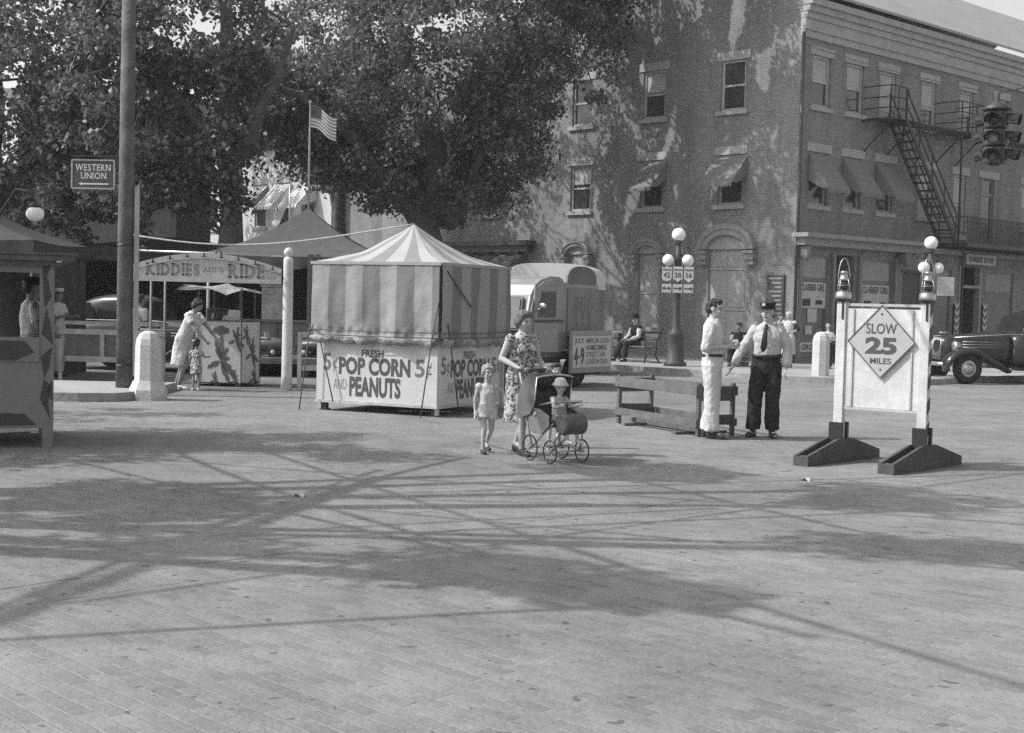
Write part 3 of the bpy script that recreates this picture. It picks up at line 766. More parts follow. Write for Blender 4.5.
def tree(name, label, base, limbs, lobes, nclump, nleaf, spread, size, lm=M_LEAF, group='trees round the square', clear=None, seed=1, cat='tree', gaps=False):
    """limbs: lists of (x, y, z, r) relative to base; lobes: (x, y, z, rx, ry, rz, weight) relative to base"""
    rng = np.random.default_rng(seed)
    t = empty(name, base, 0, label, cat, group)
    mb = MB()
    for lb in limbs:
        pts = [Vector(p[:3]) for p in lb]; rr = [p[3] for p in lb]
        P_, Q_ = [], []
        for i in range(len(pts)-1):
            for k in range(4):
                f = k/4; p = pts[i].lerp(pts[i+1], f); r_ = rr[i]+(rr[i+1]-rr[i])*f
                if i or k: p = p+Vector(rng.normal(0, .12*r_+.015, 3))
                P_.append(p); Q_.append(r_)
        P_.append(pts[-1]); Q_.append(rr[-1])
        mb.tube(P_, Q_, 16)
    mb.bm.normal_update()
    for v_ in mb.bm.verts:                                      # bark ridges
        c_ = v_.co; v_.co = c_+v_.normal*(.05*mnoise.noise(Vector((c_.x*7, c_.y*7, c_.z*1.3)))+.09*mnoise.noise(Vector((c_.x*2, c_.y*2, c_.z*.8))))
    part('trunk', mb, M_BARK, t)
    wts = np.array([l[6] for l in lobes], float); wts /= wts.sum()
    cen = []
    for i, l in enumerate(lobes):
        k = max(1, int(nclump*wts[i]))
        o = rng.normal(0, 1, (k, 3)); o /= np.linalg.norm(o, axis=1, keepdims=True); o *= rng.uniform(.25, 1.0, (k, 1))**.6
        cen.append(np.array(l[:3])+o*np.array(l[3:6]))
    cen = np.concatenate(cen)
    if clear is not None: cen = np.array([c_ for c_ in cen if not clear(c_+np.array(base))])
    # twigs to the clumps from the nearest limb point
    tw = MB(); lp = [Vector(p[:3]) for lb in limbs for p in lb[1:]]
    for c_ in cen[::3]:
        c_ = Vector(c_); q = min(lp, key=lambda a: (a-c_).length)
        if (q-c_).length < 4.5:
            m_ = q.lerp(c_, .5)+Vector((0, 0, .25)); tw.tube([q, m_, c_], [.045, .025, .01], 5, cap=False)
    part('branch', tw, M_BARK, t)
    v, q = leaves(cen, nleaf, spread, size, rng=rng)
    if gaps:                                                    # leaves cut away along the sun's rays to throw light specks on the wall
        ctr = v.reshape(-1, 4, 3).mean(1)+np.array(base)
        nrm = np.array(NL); s_ = np.array(to_sun); c0 = np.array(CORNER)
        tt = ((ctr-c0) @ nrm)/(s_ @ nrm); hit = ctr-tt[:, None]*s_
        al = (hit-c0) @ np.array(DL); keep = np.ones(len(ctr), bool)
        for i_ in range(len(ctr)):
            if tt[i_] > 0 and -1 < al[i_] < 16 and -.5 < hit[i_, 2] < 12:
                p_ = Vector((al[i_]*1.25+hit[i_, 2]*.35, hit[i_, 2]*.62, 3.0))
                if mnoise.noise(p_)+.5*mnoise.noise(p_*2.3) > .34: keep[i_] = False
        v = v.reshape(-1, 4, 3)[keep].reshape(-1, 3); q = np.arange(len(v)).reshape(-1, 4)
    o = mesh_obj('crown', np_mesh('crown', v, q), lm, t)
    return t
# the big elm in front of the side wall
EB = Vector((-2.5, 42.6, .0))
def limb_px(pts, y0):
    """limb through points seen at (u, v), at depth y0 + dy"""
    out = []
    for (u, v, dy, r_) in pts:
        p = D(u, v, y0+dy)-EB; out.append((p.x, p.y, p.z, r_))
    return out
tree('elm_tree', 'huge many limbed elm whose dark crown shades the brick side wall', EB, [
    [(0, 0, 0, .55), (0, 0, 1.6, .45), (-.1, 0, 3.0, .42), (-.25, .1, 4.2, .36)],
    limb_px([(432, 225, 0, .36), (405, 205, -.3, .28), (384, 180, -.6, .24), (362, 150, -1, .2), (338, 125, -1.4, .15), (300, 95, -2, .1), (250, 75, -2.5, .06)], 42.6),
    limb_px([(436, 215, 0, .40), (412, 185, .3, .32), (398, 150, .5, .28), (388, 105, .8, .22), (375, 60, 1, .16), (360, 0, 1, .1)], 42.6),
    limb_px([(440, 215, 0, .46), (434, 170, -.2, .40), (424, 120, -.5, .34), (410, 70, -1, .26), (395, 20, -1.5, .18)], 42.6),
    limb_px([(446, 220, 0, .38), (456, 180, .3, .30), (470, 130, .2, .24), (490, 80, 0, .17), (520, 40, -.4, .1), (560, 10, -.6, .06)], 42.6),
    limb_px([(450, 225, 0, .26), (464, 200, -.6, .2), (480, 160, -1.2, .15), (500, 130, -1.6, .1)], 42.6),
    ], [(-3.0, 0, 8.5, 2.9, 3.4, 2.4, 72), (0, -.5, 9.0, 3.0, 3.6, 3.0, 88), (3.0, .2, 10.8, 2.2, 3.0, 2.8, 62), (-5.0, -.5, 7.8, 1.6, 2.0, 1.6, 46), (-5.0, -.3, 6.7, 1.7, 1.6, 1.1, 30), (-3.4, 0, 6.6, 1.3, 1.6, 1.2, 22),
        (1.2, 0, 12.8, 4.5, 4, 2.4, 42), (-2, 0, 6.0, 2.4, 2.5, 1.1, 62), (2.0, -.8, 6.0, 1.5, 1.6, 1.6, 40), (5.0, 0, 10.6, 1.3, 1.6, 1.8, 18), (1.7, -1, 7.6, 1.3, 1.8, 2.0, 60), (-.2, 0, 5.0, 2.2, 2.2, 1.0, 36), (4.6, .5, 12.4, 2.0, 2.4, 1.9, 40), (2.8, 1.5, 8.3, 1.0, 1.6, 1.8, 26),
        (4.3, -.3, 9.6, 1.3, 1.8, 2.2, 22), (3.2, 1.5, 15.6, 4.6, 4.5, 2.8, 26), (-2.5, 1, 15.4, 4, 4, 2.6, 26), (7.0, -1.8, 12.6, 2, 1.9, 1.4, 34), (2.2, -2.6, 14.5, 4, 2.2, 1.8, 21), (4.5, -3, 13, 1.6, 1.6, 1.2, 26), (6.4, 2, 14.2, 2.2, 3, 1.5, 30),
        (-4, 6, 9.6, 3, 3, 2.8, 40), (-1.4, 5.6, 12.4, 3, 2.6, 2.6, 40), (-5.5, 8.5, 11.5, 2.6, 2.4, 2.6, 20)],
    940, 120, .60, .15, seed=3, gaps=True)
# slender tree behind the elm, dark leaning trunks
tree('young_elm_tree', 'slender leaning tree between the flagpole and the big elm', (-6.0, 50, 0), [
    [(0, 0, 0, .26), (-.1, 0, 3, .24), (-.3, 0, 5.4, .2), (-.9, 0, 7.2, .15), (-1.5, 0, 9, .08)], [(-.3, 0, 4.6, .14), (-.9, .3, 6.4, .1), (-1.6, .3, 8.2, .06)]],
    [(-1.0, 0, 9, 3.4, 2.6, 2.6, 1), (1.8, 0, 7.8, 2.2, 2, 1.7, .4), (-.2, 0, 6.2, 2.0, 1.6, 1.0, .25)], 95, 70, .6, .2, seed=5)
# trees on the left
tree('maple_tree', 'tall dense maple with hanging boughs right behind the utility pole', (-6.9, 33.6, 0), [
    [(0, 0, 0, .34), (.05, 0, 3, .27), (0, 0, 6, .22), (-.1, 0, 10, .12)], [(0, 0, 4.6, .2), (1.0, -.3, 6.3, .14), (1.6, -.6, 8, .07)], [(0, 0, 5, .22), (-1.8, 0, 6.8, .14), (-3.2, 0, 8.2, .08)]],
    [(-.5, 0, 8.4, 2.2, 2.6, 2.2, 1.0), (-2.6, .3, 6.8, 2.0, 2.2, 2.0, .9), (.15, -.2, 5.0, .55, .8, 1.7, .34), (-1.3, .3, 5.0, 1.3, 1.5, 1.0, .45), (-1.9, .3, 4.0, 1.6, 1.3, .9, .3), (.55, 0, 7.0, .6, 1.0, .9, .16), (-3.4, 1.4, 10.3, 2.8, 2.6, 1.6, .5)],
    300, 85, .48, .145, lm=M_LEAF2, seed=8)
tree('dark_maple_tree', 'broad dark maple over the tent at the photo edge', (-13.6, 36, 0), [
    [(0, 0, 0, .45), (0, 0, 3.4, .38), (.2, 0, 7, .25)], [(0, 0, 3.4, .22), (1.5, 0, 5.4, .15), (3, 0, 7.4, .08)], [(0, 0, 3.6, .2), (-1.6, 0, 5.5, .12)]],
    [(0, 0, 7.2, 3.2, 3, 2.8, 1.2), (2.6, -.5, 6.2, 2.2, 2, 2.2, .8), (-.6, -1, 4.6, 2.2, 1.8, 1.2, .6), (1.6, -1, 3.9, 2.4, 1.4, .9, .5), (2.2, 0, 9.3, 2.6, 2.4, 1.8, .6), (3.2, 0, 4.4, 1.2, 1.4, .9, .12)],
    290, 85, .52, .155, lm=M_LEAF2, seed=9)
tree('far_maple_tree', 'distant tree in gaps between the maple and the pale stucco building', (-15.5, 58, 0), [
    [(0, 0, 0, .4), (0, 0, 4, .33), (.3, 0, 9, .2)], [(0, 0, 4, .2), (2, 0, 7.4, .1)]],
    [(0, 0, 8.5, 4.2, 3, 3.4, 1), (-3, 0, 6.2, 2.2, 2, 1.8, .4), (3.4, .4, 10.6, 2.2, 2, 1.8, .35)], 85, 60, .75, .25, lm=M_LEAF2, seed=12)
# trees just out of the picture on the left that shade the street and the booth
def shadow_tree(label, base, lobes, n, seed, th):
    return tree('street_tree', label, base, [[(0, 0, 0, .4), (0, 0, th*.5, .33), (0, 0, th, .22)]]+[[(0, 0, th*.62, .16), (l[0]*.5, l[1]*.5, (th*.62+l[2])/2+.3, .11), (l[0], l[1], l[2], .05)] for l in lobes],
                lobes, n, 75, .5, .16, lm=M_LEAF2, group='trees beside the street outside the view', seed=seed)
# ================================================================ PEOPLE
M_SKIN = mat('skin', .40, .6, .08, 8.0, spec=.3); M_SKIND = mat('tanned_skin', .22, .6, .1, 8.0, spec=.3); M_FEAT = mat('eye_dark', .05, .5, .1); M_LIP = mat('lips', .17, .6, .1)
M_HAIRD = mat('dark_hair', .03, .5, .4, 40, .6, 70); M_HAIRM = mat('brown_hair', .12, .55, .4, 40, .6, 70); M_HAIRL = mat('fair_hair', .30, .6, .3, 40, .6, 70); M_HAIRW = mat('white_hair', .5, .7, .2, 40, .5, 70)
M_SHOE = mat('dark_leather', .035, .4, .3, 8); M_SHOEW = mat('white_leather', .6, .5, .1, 8)
M_WSHIRT = cloth('white_cotton', .50, .05, .8, 7); M_WTROU = cloth('white_duck', .50, .06, .8, 7); M_DARK = cloth('dark_wool', .035, .2, .7, 8); M_GREYC = cloth('grey_cotton', .30, .1, .7, 8)
M_BLACKC = cloth('black_cloth', .02, .2, .6, 8); M_FLORAL = print_mat('floral_cotton', .09, .44, 30, .56); M_CHECK = print_mat('small_print_cotton', .10, .42, 26, .55)
def adult():
    return dict(hipL=(.09, 0, .93), hipR=(-.09, 0, .93), kneeL=(.095, -.015, .50), kneeR=(-.095, -.015, .50), ankL=(.10, .02, .085), ankR=(-.10, .02, .085),
                toeL=(.12, -.15, .03), toeR=(-.12, -.15, .03),
                pel=(0, 0, .95), waist=(0, 0, 1.10), chest=(0, 0, 1.30), neck=(0, .01, 1.49), head=(0, -.015, 1.632),
                shL=(.175, .01, 1.425), shR=(-.175, .01, 1.425), elL=(.225, .03, 1.15), elR=(-.225, .03, 1.15), wrL=(.235, -.05, .90), wrR=(-.235, -.05, .90))
def child():
    return dict(hipL=(.10, 0, .83), hipR=(-.10, 0, .83), kneeL=(.10, -.015, .45), kneeR=(-.10, -.015, .45), ankL=(.105, .02, .085), ankR=(-.105, .02, .085),
                toeL=(.12, -.15, .03), toeR=(-.12, -.15, .03),
                pel=(0, 0, .85), waist=(0, 0, .98), chest=(0, 0, 1.17), neck=(0, .01, 1.36), head=(0, -.015, 1.57),
                shL=(.165, .01, 1.30), shR=(-.165, .01, 1.30), elL=(.22, .03, 1.05), elR=(-.22, .03, 1.05), wrL=(.235, -.05, .82), wrR=(-.235, -.05, .82))
def move(J, d, keys):
    for k_ in keys: J[k_] = tuple(Vector(J[k_])+Vector(d))
def lean(J, ang, keys=('waist', 'chest', 'neck', 'head', 'shL', 'shR', 'elL', 'elR', 'wrL', 'wrR')):
    """bend the upper body forward (towards -y) about the pelvis"""
    M = Matrix.Rotation(ang, 3, 'X'); c_ = Vector(J['pel'])
    for k_ in keys: J[k_] = tuple(c_+M @ (Vector(J[k_])-c_))
UPPER = ('chest', 'neck', 'head', 'shL', 'shR', 'elL', 'elR', 'wrL', 'wrR')
def capsule(mb, pts, rr, seg=12):
    mb.tube(pts, rr, seg)
    for p, r_ in zip(pts, rr): mb.ball(p, r_ if isinstance(r_, (int, float)) else (r_[0], r_[1], min(r_)), 10)
def torso(mb, J, f, grow, top=True, bust=0.0, tuck=False):
    right = (Vector(J['shL'])-Vector(J['shR'])).normalized()
    sh = (Vector(J['shL'])+Vector(J['shR']))/2
    pel, wa, ch, nk = (Vector(J[k_]) for k_ in ('pel', 'waist', 'chest', 'neck'))
    hw = f.get('hip', .165); ww = f.get('waist', .135); cw = f.get('chest', .165)
    pts = [pel-Vector((0, 0, .09)), pel, wa, ch, sh, nk]
    rr = [(hw*.8+grow, .09+grow), (hw+grow, .115+grow), (ww+grow, f.get('wd', .10)+grow), (cw+grow, f.get('cd', .112)+grow), (cw*.92+grow, .085+grow), (.062+grow*.6, .060+grow*.6)]
    if tuck: pts, rr = [wa-Vector((0, 0, .055))]+pts[2:], [(ww+grow+.012, f.get('wd', .10)+grow+.008)]+rr[2:]
    if not top: pts, rr = pts[:3], rr[:3]
    mb.tube(pts, rr, 20, axis=right)
    if bust:
        fw = right.cross(Vector((0, 0, 1))).normalized()
        for s_ in (-1, 1): mb.ball(ch+right*(.075*s_)+fw*(.085+grow)-Vector((0, 0, .02)), .062*bust+grow)
def hand(mb, wr, fore, thumb_dir, size=1.0, curl=.5, side=1, spread=.10):
    """palm, four unequal bent fingers and a thumb that leaves the side of the palm"""
    fore = Vector(fore).normalized(); th = Vector(thumb_dir); th = (th-fore*th.dot(fore)).normalized(); pn = fore.cross(th)*side  # pn: palm side
    wr = Vector(wr)
    c_ = wr+fore*.052*size
    for k_ in (-1.5, -.5, .5, 1.5):
        b = wr+fore*.01*size+th*(.010*k_*size); e = wr+fore*.088*size+th*(.0195*k_*size)
        mb.tube([b, b.lerp(e, .5), e], [.016*size, .0155*size, .0115*size], 8)
    L = {1.5: .072, .5: .080, -.5: .074, -1.5: .058}
    for k_, ln in L.items():
        p = wr+fore*.086*size+th*(.0195*k_*size); d = (fore+th*spread*k_*.5).normalized(); a = curl*.55
        pts = [p]
        for j, fr in enumerate((.45, .32, .23)):
            a2 = a*(j+1)*.9
            dd = d*math.cos(a2)+pn*math.sin(a2); p = p+dd*ln*fr*size; pts.append(p)
        mb.tube(pts, [.0095*size, .009*size, .0085*size, .007*size], 8); mb.ball(pts[-1], .007*size, 8); mb.ball(pts[1], .009*size, 8)
    b = wr+fore*.028*size+th*.026*size; d1 = (fore*.75+th*.75+pn*.25).normalized(); m_ = b+d1*.036*size; e = m_+(fore*.9+th*.25+pn*.3).normalized()*.032*size
    mb.tube([b-d1*.01*size, b, m_, e], [.013*size, .0125*size, .0105*size, .008*size], 8); mb.ball(e, .008*size, 8)
def head_frame(J, yaw, pitch, roll=0):
    return Matrix.Translation(Vector(J['head'])) @ Euler((pitch, roll, yaw), 'XYZ').to_matrix().to_4x4()
def person(label, loc, rz, H, J, f=None, head=(0, 0), hs=1.0, clothes=(), hair=None, vox=.008, skin=M_SKIN, hands=(('L', .5), ('R', .5)), group=None, shoes=M_SHOE, thumbs=None, bust=0, hat=None):
    f = dict(f or {}); k = H/1.75
    g_ = f.get('g', 1.0)
    Jv = {a: Vector(b) for a, b in J.items()}
    mb = MB()
    torso(mb, J, f, 0, bust=bust)
    hw = f.get('limb', 1.0)
    for s_ in 'LR':
        capsule(mb, [Jv['hip'+s_]-Vector((0, 0, .02)), Jv['hip'+s_].lerp(Jv['knee'+s_], .35), Jv['knee'+s_]], [.088*hw, .078*hw, .054*hw])
        kn, an = Jv['knee'+s_], Jv['ank'+s_]
        back = (Jv['hip'+s_]-kn).normalized(); 
        capsule(mb, [kn, kn.lerp(an, .3)+Vector((0, .012, 0)), an], [.052*hw, .054*hw, .036*hw])
        toe = Jv['toe'+s_]; d = toe-an
        mb.tube([an+Vector((0, .0, -.03))-d*.25, an+Vector((0, 0, -.035)), an+d*.6+Vector((0, 0, .0)), toe], [(.03, .03), (.036, .04), (.042, .028), (.034, .02)], 10, axis=(d.y, -d.x, 0))
        mb.ball(toe, (.034, .034, .02), 8)
        capsule(mb, [Jv['sh'+s_], Jv['sh'+s_].lerp(Jv['el'+s_], .4), Jv['el'+s_]], [.052*hw, .047*hw, .038*hw])
        capsule(mb, [Jv['el'+s_], Jv['el'+s_].lerp(Jv['wr'+s_], .3), Jv['wr'+s_]], [.038*hw, .038*hw, .025*hw])
    for s_, cu in hands:
        fo = Jv['wr'+s_]-Jv['el'+s_]
        t_ = (thumbs or {}).get(s_, (0, -1, 0.0) if abs(fo.normalized().z) > .6 else (0, 0, 1))
        hand(mb, Jv['wr'+s_], fo, t_, 1.0*f.get('hand', 1.0), cu, 1 if s_ == 'R' else -1)
    HM = head_frame(J, *head)
    n0 = len(mb.bm.verts)
    hm = MB()
    hm.ball((0, .012, .028), (.076, .095, .092), 20); hm.ball((0, -.018, -.045), (.060, .072, .068), 18); hm.ball((0, -.05, -.085), (.034, .034, .028), 12)
    hm.ball((0, -.062, .03), (.055, .03, .03), 12)
    hm.tube([(0, -.085, .022), (0, -.098, -.005), (0, -.106, -.022)], [(.008, .008), (.012, .011), (.017, .012)], 8); hm.ball((0, -.103, -.022), (.016, .013, .010), 8)
    for s_ in (-1, 1):
        hm.ball((s_*.077, .012, -.005), (.010, .020, .032), 10); hm.ball((s_*.045, -.066, -.025), (.022, .02, .02), 8)
    hm.ball((0, -.083, -.055), (.026, .014, .011), 8)
    M2 = HM @ Matrix.Scale(hs, 4)
    for v in hm.bm.verts: v.co = M2 @ v.co
    me = hm.to_mesh('h'); mb.mesh(me); bpy.data.meshes.remove(me)
    capsule(mb, [Jv['neck']-Vector((0, 0, .03)), Jv['neck'].lerp(Jv['head'], .6)], [.058, .054*min(hs, 1.1)])
    for v in mb.bm.verts: v.co *= k
    me = remesh(mb, vox, 3)
    o = mesh_obj('person', me, [skin, M_FEAT, M_LIP])
    inv = (Matrix.Scale(k, 4) @ M2).inverted()
    for p in me.polygons:
        c_ = inv @ p.center
        if c_.y < -.055:
            if abs(abs(c_.x)-.031) < .012 and abs(c_.z-.004) < .0065: p.material_index = 1
            elif abs(abs(c_.x)-.032) < .018 and abs(c_.z-.028) < .0035: p.material_index = 2
            elif abs(c_.x) < .024 and abs(c_.z+.056) < .007: p.material_index = 2
    o.location = loc; o.rotation_euler = (0, 0, rz)
    tag(o, label, 'person', group)
    sd = int(abs(loc[0]*37+loc[1]*11)) % 97
    # clothes
    for cl in clothes:
        kind, m, a = cl[0], cl[1], (cl[2] if len(cl) > 2 else {})
        gr = a.get('grow', .014); c_ = MB()
        if kind in ('shirt', 'romper'):
            torso(c_, J, f, gr, bust=bust, tuck=kind == 'shirt' and a.get('tuck', True))
            fr = a.get('sleeve', .9)
            for s_ in 'LR':
                if fr <= 0: c_.ball(Jv['sh'+s_]-Vector((0, 0, .01)), .05+gr); continue
                s0_ = Jv['sh'+s_]*.93+Vector((0, 0, Jv['sh'+s_].z*.07-.028)); s0_.y = Jv['sh'+s_].y
                pts = [s0_, Jv['el'+s_]] if fr > 1 else [s0_, s0_.lerp(Jv['el'+s_], fr)]
                rr = [.052+gr, .044+gr]
                c_.tube([pts[0], pts[0].lerp(pts[1], .5), pts[1]], [rr[0], (rr[0]+rr[1])/2+.003, rr[1]], 14); c_.ball(pts[0], rr[0], 10)
                if fr > 1:
                    c_.ball(pts[1], rr[1], 10); e = Jv['el'+s_].lerp(Jv['wr'+s_], fr-1); c_.tube([pts[1], pts[1].lerp(e, .6), e], [rr[1], .040+gr, .030+gr], 14)
            # collar
            if a.get('collar'): c_.tube([Jv['neck']-Vector((0, 0, .03)), Jv['neck']+Vector((0, -.005, .022))], [.078, .066], 16)
        if kind in ('trousers', 'romper'):
            fr = a.get('leg', 1.93)
            hp = f.get('hip', .165)
            c_.tube([Jv['pel']-Vector((0, 0, .12)), Jv['pel'], Jv['waist'].lerp(Jv['pel'], .05)], [(hp+gr*.6, .10+gr), (hp+gr, .118+gr), (f.get('waist', .135)+.012+gr, .105+gr)], 20, axis=Jv['shL']-Jv['shR'])
            for s_ in 'LR':
                hp_, kn, an = Jv['hip'+s_], Jv['knee'+s_], Jv['ank'+s_]
                fl = a.get('flare', 1.0)
                if fr <= 1: pts = [hp_, hp_.lerp(kn, fr*.6), hp_.lerp(kn, fr)]; rr = [.100+gr*.7, .092+gr, .088+gr*1.6]
                else:
                    e = kn.lerp(an, fr-1); pts = [hp_, hp_.lerp(kn, .5), kn, kn.lerp(e, .6), e]; rr = [.098+gr*.6, .086+gr, .068+gr*1.2, .064*fl+gr, .062*fl+gr]
                c_.tube(pts, rr, 16)
                for q, r_ in list(zip(pts, rr))[:-1]: c_.ball(q, r_, 12)
        if kind == 'dress':
            torso(c_, J, f, gr, bust=bust)
            fr = a.get('sleeve', 0)
            for s_ in 'LR':
                c_.ball(Jv['sh'+s_]-Vector((0, 0, .012)), .052+gr, 12)
                if fr: e = Jv['sh'+s_].lerp(Jv['el'+s_], fr); c_.tube([Jv['sh'+s_], e], [.058+gr, .062+gr], 14)
            hem = Vector(a['hem']); w0 = a.get('w', .24); d0 = a.get('d', .19)
            pl = Jv['pel']
            c_.tube([Jv['waist'], pl, pl.lerp(hem, .5), hem], [(f.get('waist', .135)+gr+.006, .105+gr), (f.get('hip', .165)+gr+.016, .128+gr), (w0*.9, d0*.95), (w0, d0)], 28, axis=Jv['shL']-Jv['shR'])
        for v in c_.bm.verts: v.co *= k
        me2 = remesh(c_, a.get('vox', vox*1.15), 3, a.get('disp', .009)*1.25, a.get('ds', 8.0), sd)
        co = mesh_obj(a.get('name', kind), me2, m, o)
        if 'collar' in a and 0: pass
    # belt, tie and other trimmings are passed as functions
    if shoes:
        for s_ in 'LR':
            an, toe = Jv['ank'+s_], Jv['toe'+s_]; d = (toe-an); d.z = 0; d.normalize(); sd_ = Vector((d.y, -d.x, 0))
            q = MB(); zf = toe.z-.03
            base = Vector((an.x, an.y, zf)); L = 0
            q.tube([base-d*.065+Vector((0, 0, .045)), base-d*.03+Vector((0, 0, .055)), base+d*.06+Vector((0, 0, .045)), base+d*.15+Vector((0, 0, .033)), base+d*.195+Vector((0, 0, .028))],
                   [(.03, .035), (.042, .05), (.047, .042), (.05, .03), (.03, .022)], 12, axis=sd_)
            q.tube([base-d*.075+Vector((0, 0, .012)), base+d*.02+Vector((0, 0, .010)), base+d*.13+Vector((0, 0, .010)), base+d*.205+Vector((0, 0, .012))], [(.034, .012), (.04, .010), (.05, .010), (.028, .010)], 10, axis=sd_)
            for v in q.bm.verts: v.co *= k
            me3 = remesh(q, vox, 2); mesh_obj('shoe', me3, shoes, o)
    if hair:
        hm_, style = hair
        q = MB()
        if style == 'short':
            q.ball((0, .022, .048), (.083, .098, .086), 18); q.ball((0, .05, .0), (.078, .075, .07), 14); q.ball((0, -.045, .098), (.06, .045, .032), 12)
        elif style == 'woman':
            q.ball((0, .022, .050), (.090, .104, .086), 18); q.ball((0, .062, -.03), (.085, .07, .08), 14)
            for s_ in (-1, 1): q.ball((s_*.075, .025, -.015), (.026, .05, .065), 10); q.ball((s_*.06, -.03, .075), (.04, .045, .035), 10)
            q.ball((0, -.04, .098), (.06, .045, .035), 12)
        elif style == 'child':
            q.ball((0, .018, .046), (.086, .1, .084), 18); q.ball((0, .045, -.01), (.080, .072, .07), 14); q.ball((0, -.06, .078), (.062, .032, .028), 12)
            for s_ in (-1, 1): q.ball((s_*.072, .012, .01), (.02, .04, .045), 10)
        for v in q.bm.verts: v.co = (Matrix.Scale(k, 4) @ M2) @ v.co
        mesh_obj('hair', remesh(q, vox, 1, .011, 24, sd), hm_, o)
    if hat:
        hat(o, Matrix.Scale(k, 4) @ M2)
    o['_k'] = k
    del o['_k']
    return o, k, Jv, M2
def child_part(name, mb, m, o, k):
    for v in mb.bm.verts: v.co *= k
    return mb.build(name, m, o)
def cap_hat(m_top, m_vis, badge=True):
    def fn(o, M):
        q = MB()
        q.lathe([(.088, .055), (.093, .075), (.092, .095), (.104, .118), (.106, .127), (.085, .138), (.02, .142)], seg=24, sy=1.12)
        q.xform(M); h = q.build('cap', m_top, o)
        v_ = MB()
        v_.grid(lambda u, w: (.085*math.sin((u-.5)*2.4)*(1+.25*w), .02-.10*math.cos((u-.5)*2.4)*(1+.02*w)-.052*w*math.cos((u-.5)*2.0), .078-.026*w), 12, 3, thick=.004)
        v_.xform(M); v_.build('visor', m_vis, h)
        if badge:
            b_ = MB(); b_.prism([(-.02, -.121, .092), (.02, -.121, .092), (.024, -.124, .115), (.0, -.126, .135), (-.024, -.124, .115)], (0, -.006, 0)); b_.xform(M); b_.build('badge', mat('badge_metal', .8, .25, .1, 5, metal=.3), h)
    return fn
def brim_hat(m, r=.135, crown=.10):
    def fn(o, M):
        q = MB(); q.lathe([(r, .058), (r, .064), (.092, .07), (.09, .10), (.084, .07+crown), (.05, .075+crown), (.01, .068+crown)], seg=22, sy=1.15)
        q.xform(M); q.build('hat', m, o)
    return fn
def bonnet(m):
    def fn(o, M):
        q = MB()
        q.lathe([(.135, .030), (.138, .034), (.098, .072), (.096, .10), (.080, .13), (.045, .148), (.008, .152)], seg=22, sy=1.1)
        q.xform(M); q.build('sun_hat', m, o)
    return fn
# ---------------------------------------------------------------- the people of the square
WOMAN = dict(hip=.175, waist=.125, chest=.15, cd=.11)
def place(u, v, z=0.0): return tuple(G(u, v, z))
# mother pushing the stroller
J = adult(); J.update(elL=(.25, .03, 1.17), wrL=(.19, -.24, 1.06), elR=(-.27, .05, 1.17), wrR=(-.19, -.24, 1.06), kneeR=(-.09, -.17, .51), ankR=(-.09, -.17, .085), toeR=(-.10, -.34, .035), kneeL=(.09, 0, .5), ankL=(.09, .22, .14), toeL=(.10, .07, .035))
MOTHER = place(520, 454)
o, k, Jv, HM = person('woman in sleeveless floral dress pushing the stroller', MOTHER, R(33), 1.58, J, dict(WOMAN, limb=1.02, hip=.185, waist=.145), head=(R(12), R(12)), clothes=[('dress', M_FLORAL, dict(hem=(0, -.01, .40), w=.235, d=.19, disp=.012))],
                      hair=(M_HAIRM, 'woman'), bust=.8, hands=(('L', 1.5), ('R', 1.5)), shoes=M_SHOE, thumbs={'L': (-1, 0, 0), 'R': (1, 0, 0)})
# small girl at her side
J = child(); J.update(elL=(.36, -.03, 1.17), wrL=(.55, -.08, 1.20), elR=(-.235, .05, 1.05), wrR=(-.26, -.06, .82), kneeR=(-.10, -.17, .47), ankR=(-.11, -.14, .09), toeR=(-.12, -.30, .035), kneeL=(.085, -.03, .45), ankL=(.075, .22, .20), toeL=(.08, .12, .06))
person('small fair haired child in white sleeveless romper walking beside the mother', place(486, 453), R(18), 1.0, J, dict(hip=.16, waist=.14, chest=.15, limb=.95, hand=1.15), head=(R(8), R(8)), hs=1.3,
       clothes=[('romper', M_WSHIRT, dict(sleeve=0, leg=.45, grow=.018, disp=.009, name='romper'))], hair=(M_HAIRL, 'child'), vox=.0065)
# child behind the stroller
p = D(556, 372, 16.25)
person('dark haired child half hidden behind the stroller hood', (p.x, p.y, 0), R(10), 1.0, child(), dict(hip=.16, waist=.14, chest=.15, limb=.95), hs=1.3, clothes=[('dress', M_GREYC, dict(hem=(0, 0, .5), w=.22, d=.19, sleeve=.5))], hair=(M_HAIRD, 'child'), vox=.009)
# man in white, arms folded
J = adult(); J.update(elR=(-.235, .06, 1.15), wrR=(-.06, -.20, 1.17), elL=(.235, .05, 1.15), wrL=(.04, -.19, 1.20), ankR=(-.10, -.03, .085), toeR=(-.14, -.20, .03), ankL=(.10, .06, .085), toeL=(.13, -.11, .03))
o, k, Jv, HM = person('dark haired man in white shirt and white trousers with folded arms', place(710, 438), R(75), 1.77, J, dict(waist=.14), head=(R(-6), R(4)),
    clothes=[('trousers', M_WTROU, dict(flare=1.28, grow=.018, leg=1.97, disp=.011)), ('shirt', M_WSHIRT, dict(sleeve=1.15, grow=.022, collar=True, disp=.014))], hair=(M_HAIRD, 'short'), thumbs={'R': (0, 0, 1), 'L': (0, 0, 1)})
b = MB(); b.tube([(0, .0, 1.035), (0, 0, 1.07)], [(.178, .142), (.174, .139)], 24); child_part('belt', b, M_SHOE, o, k)
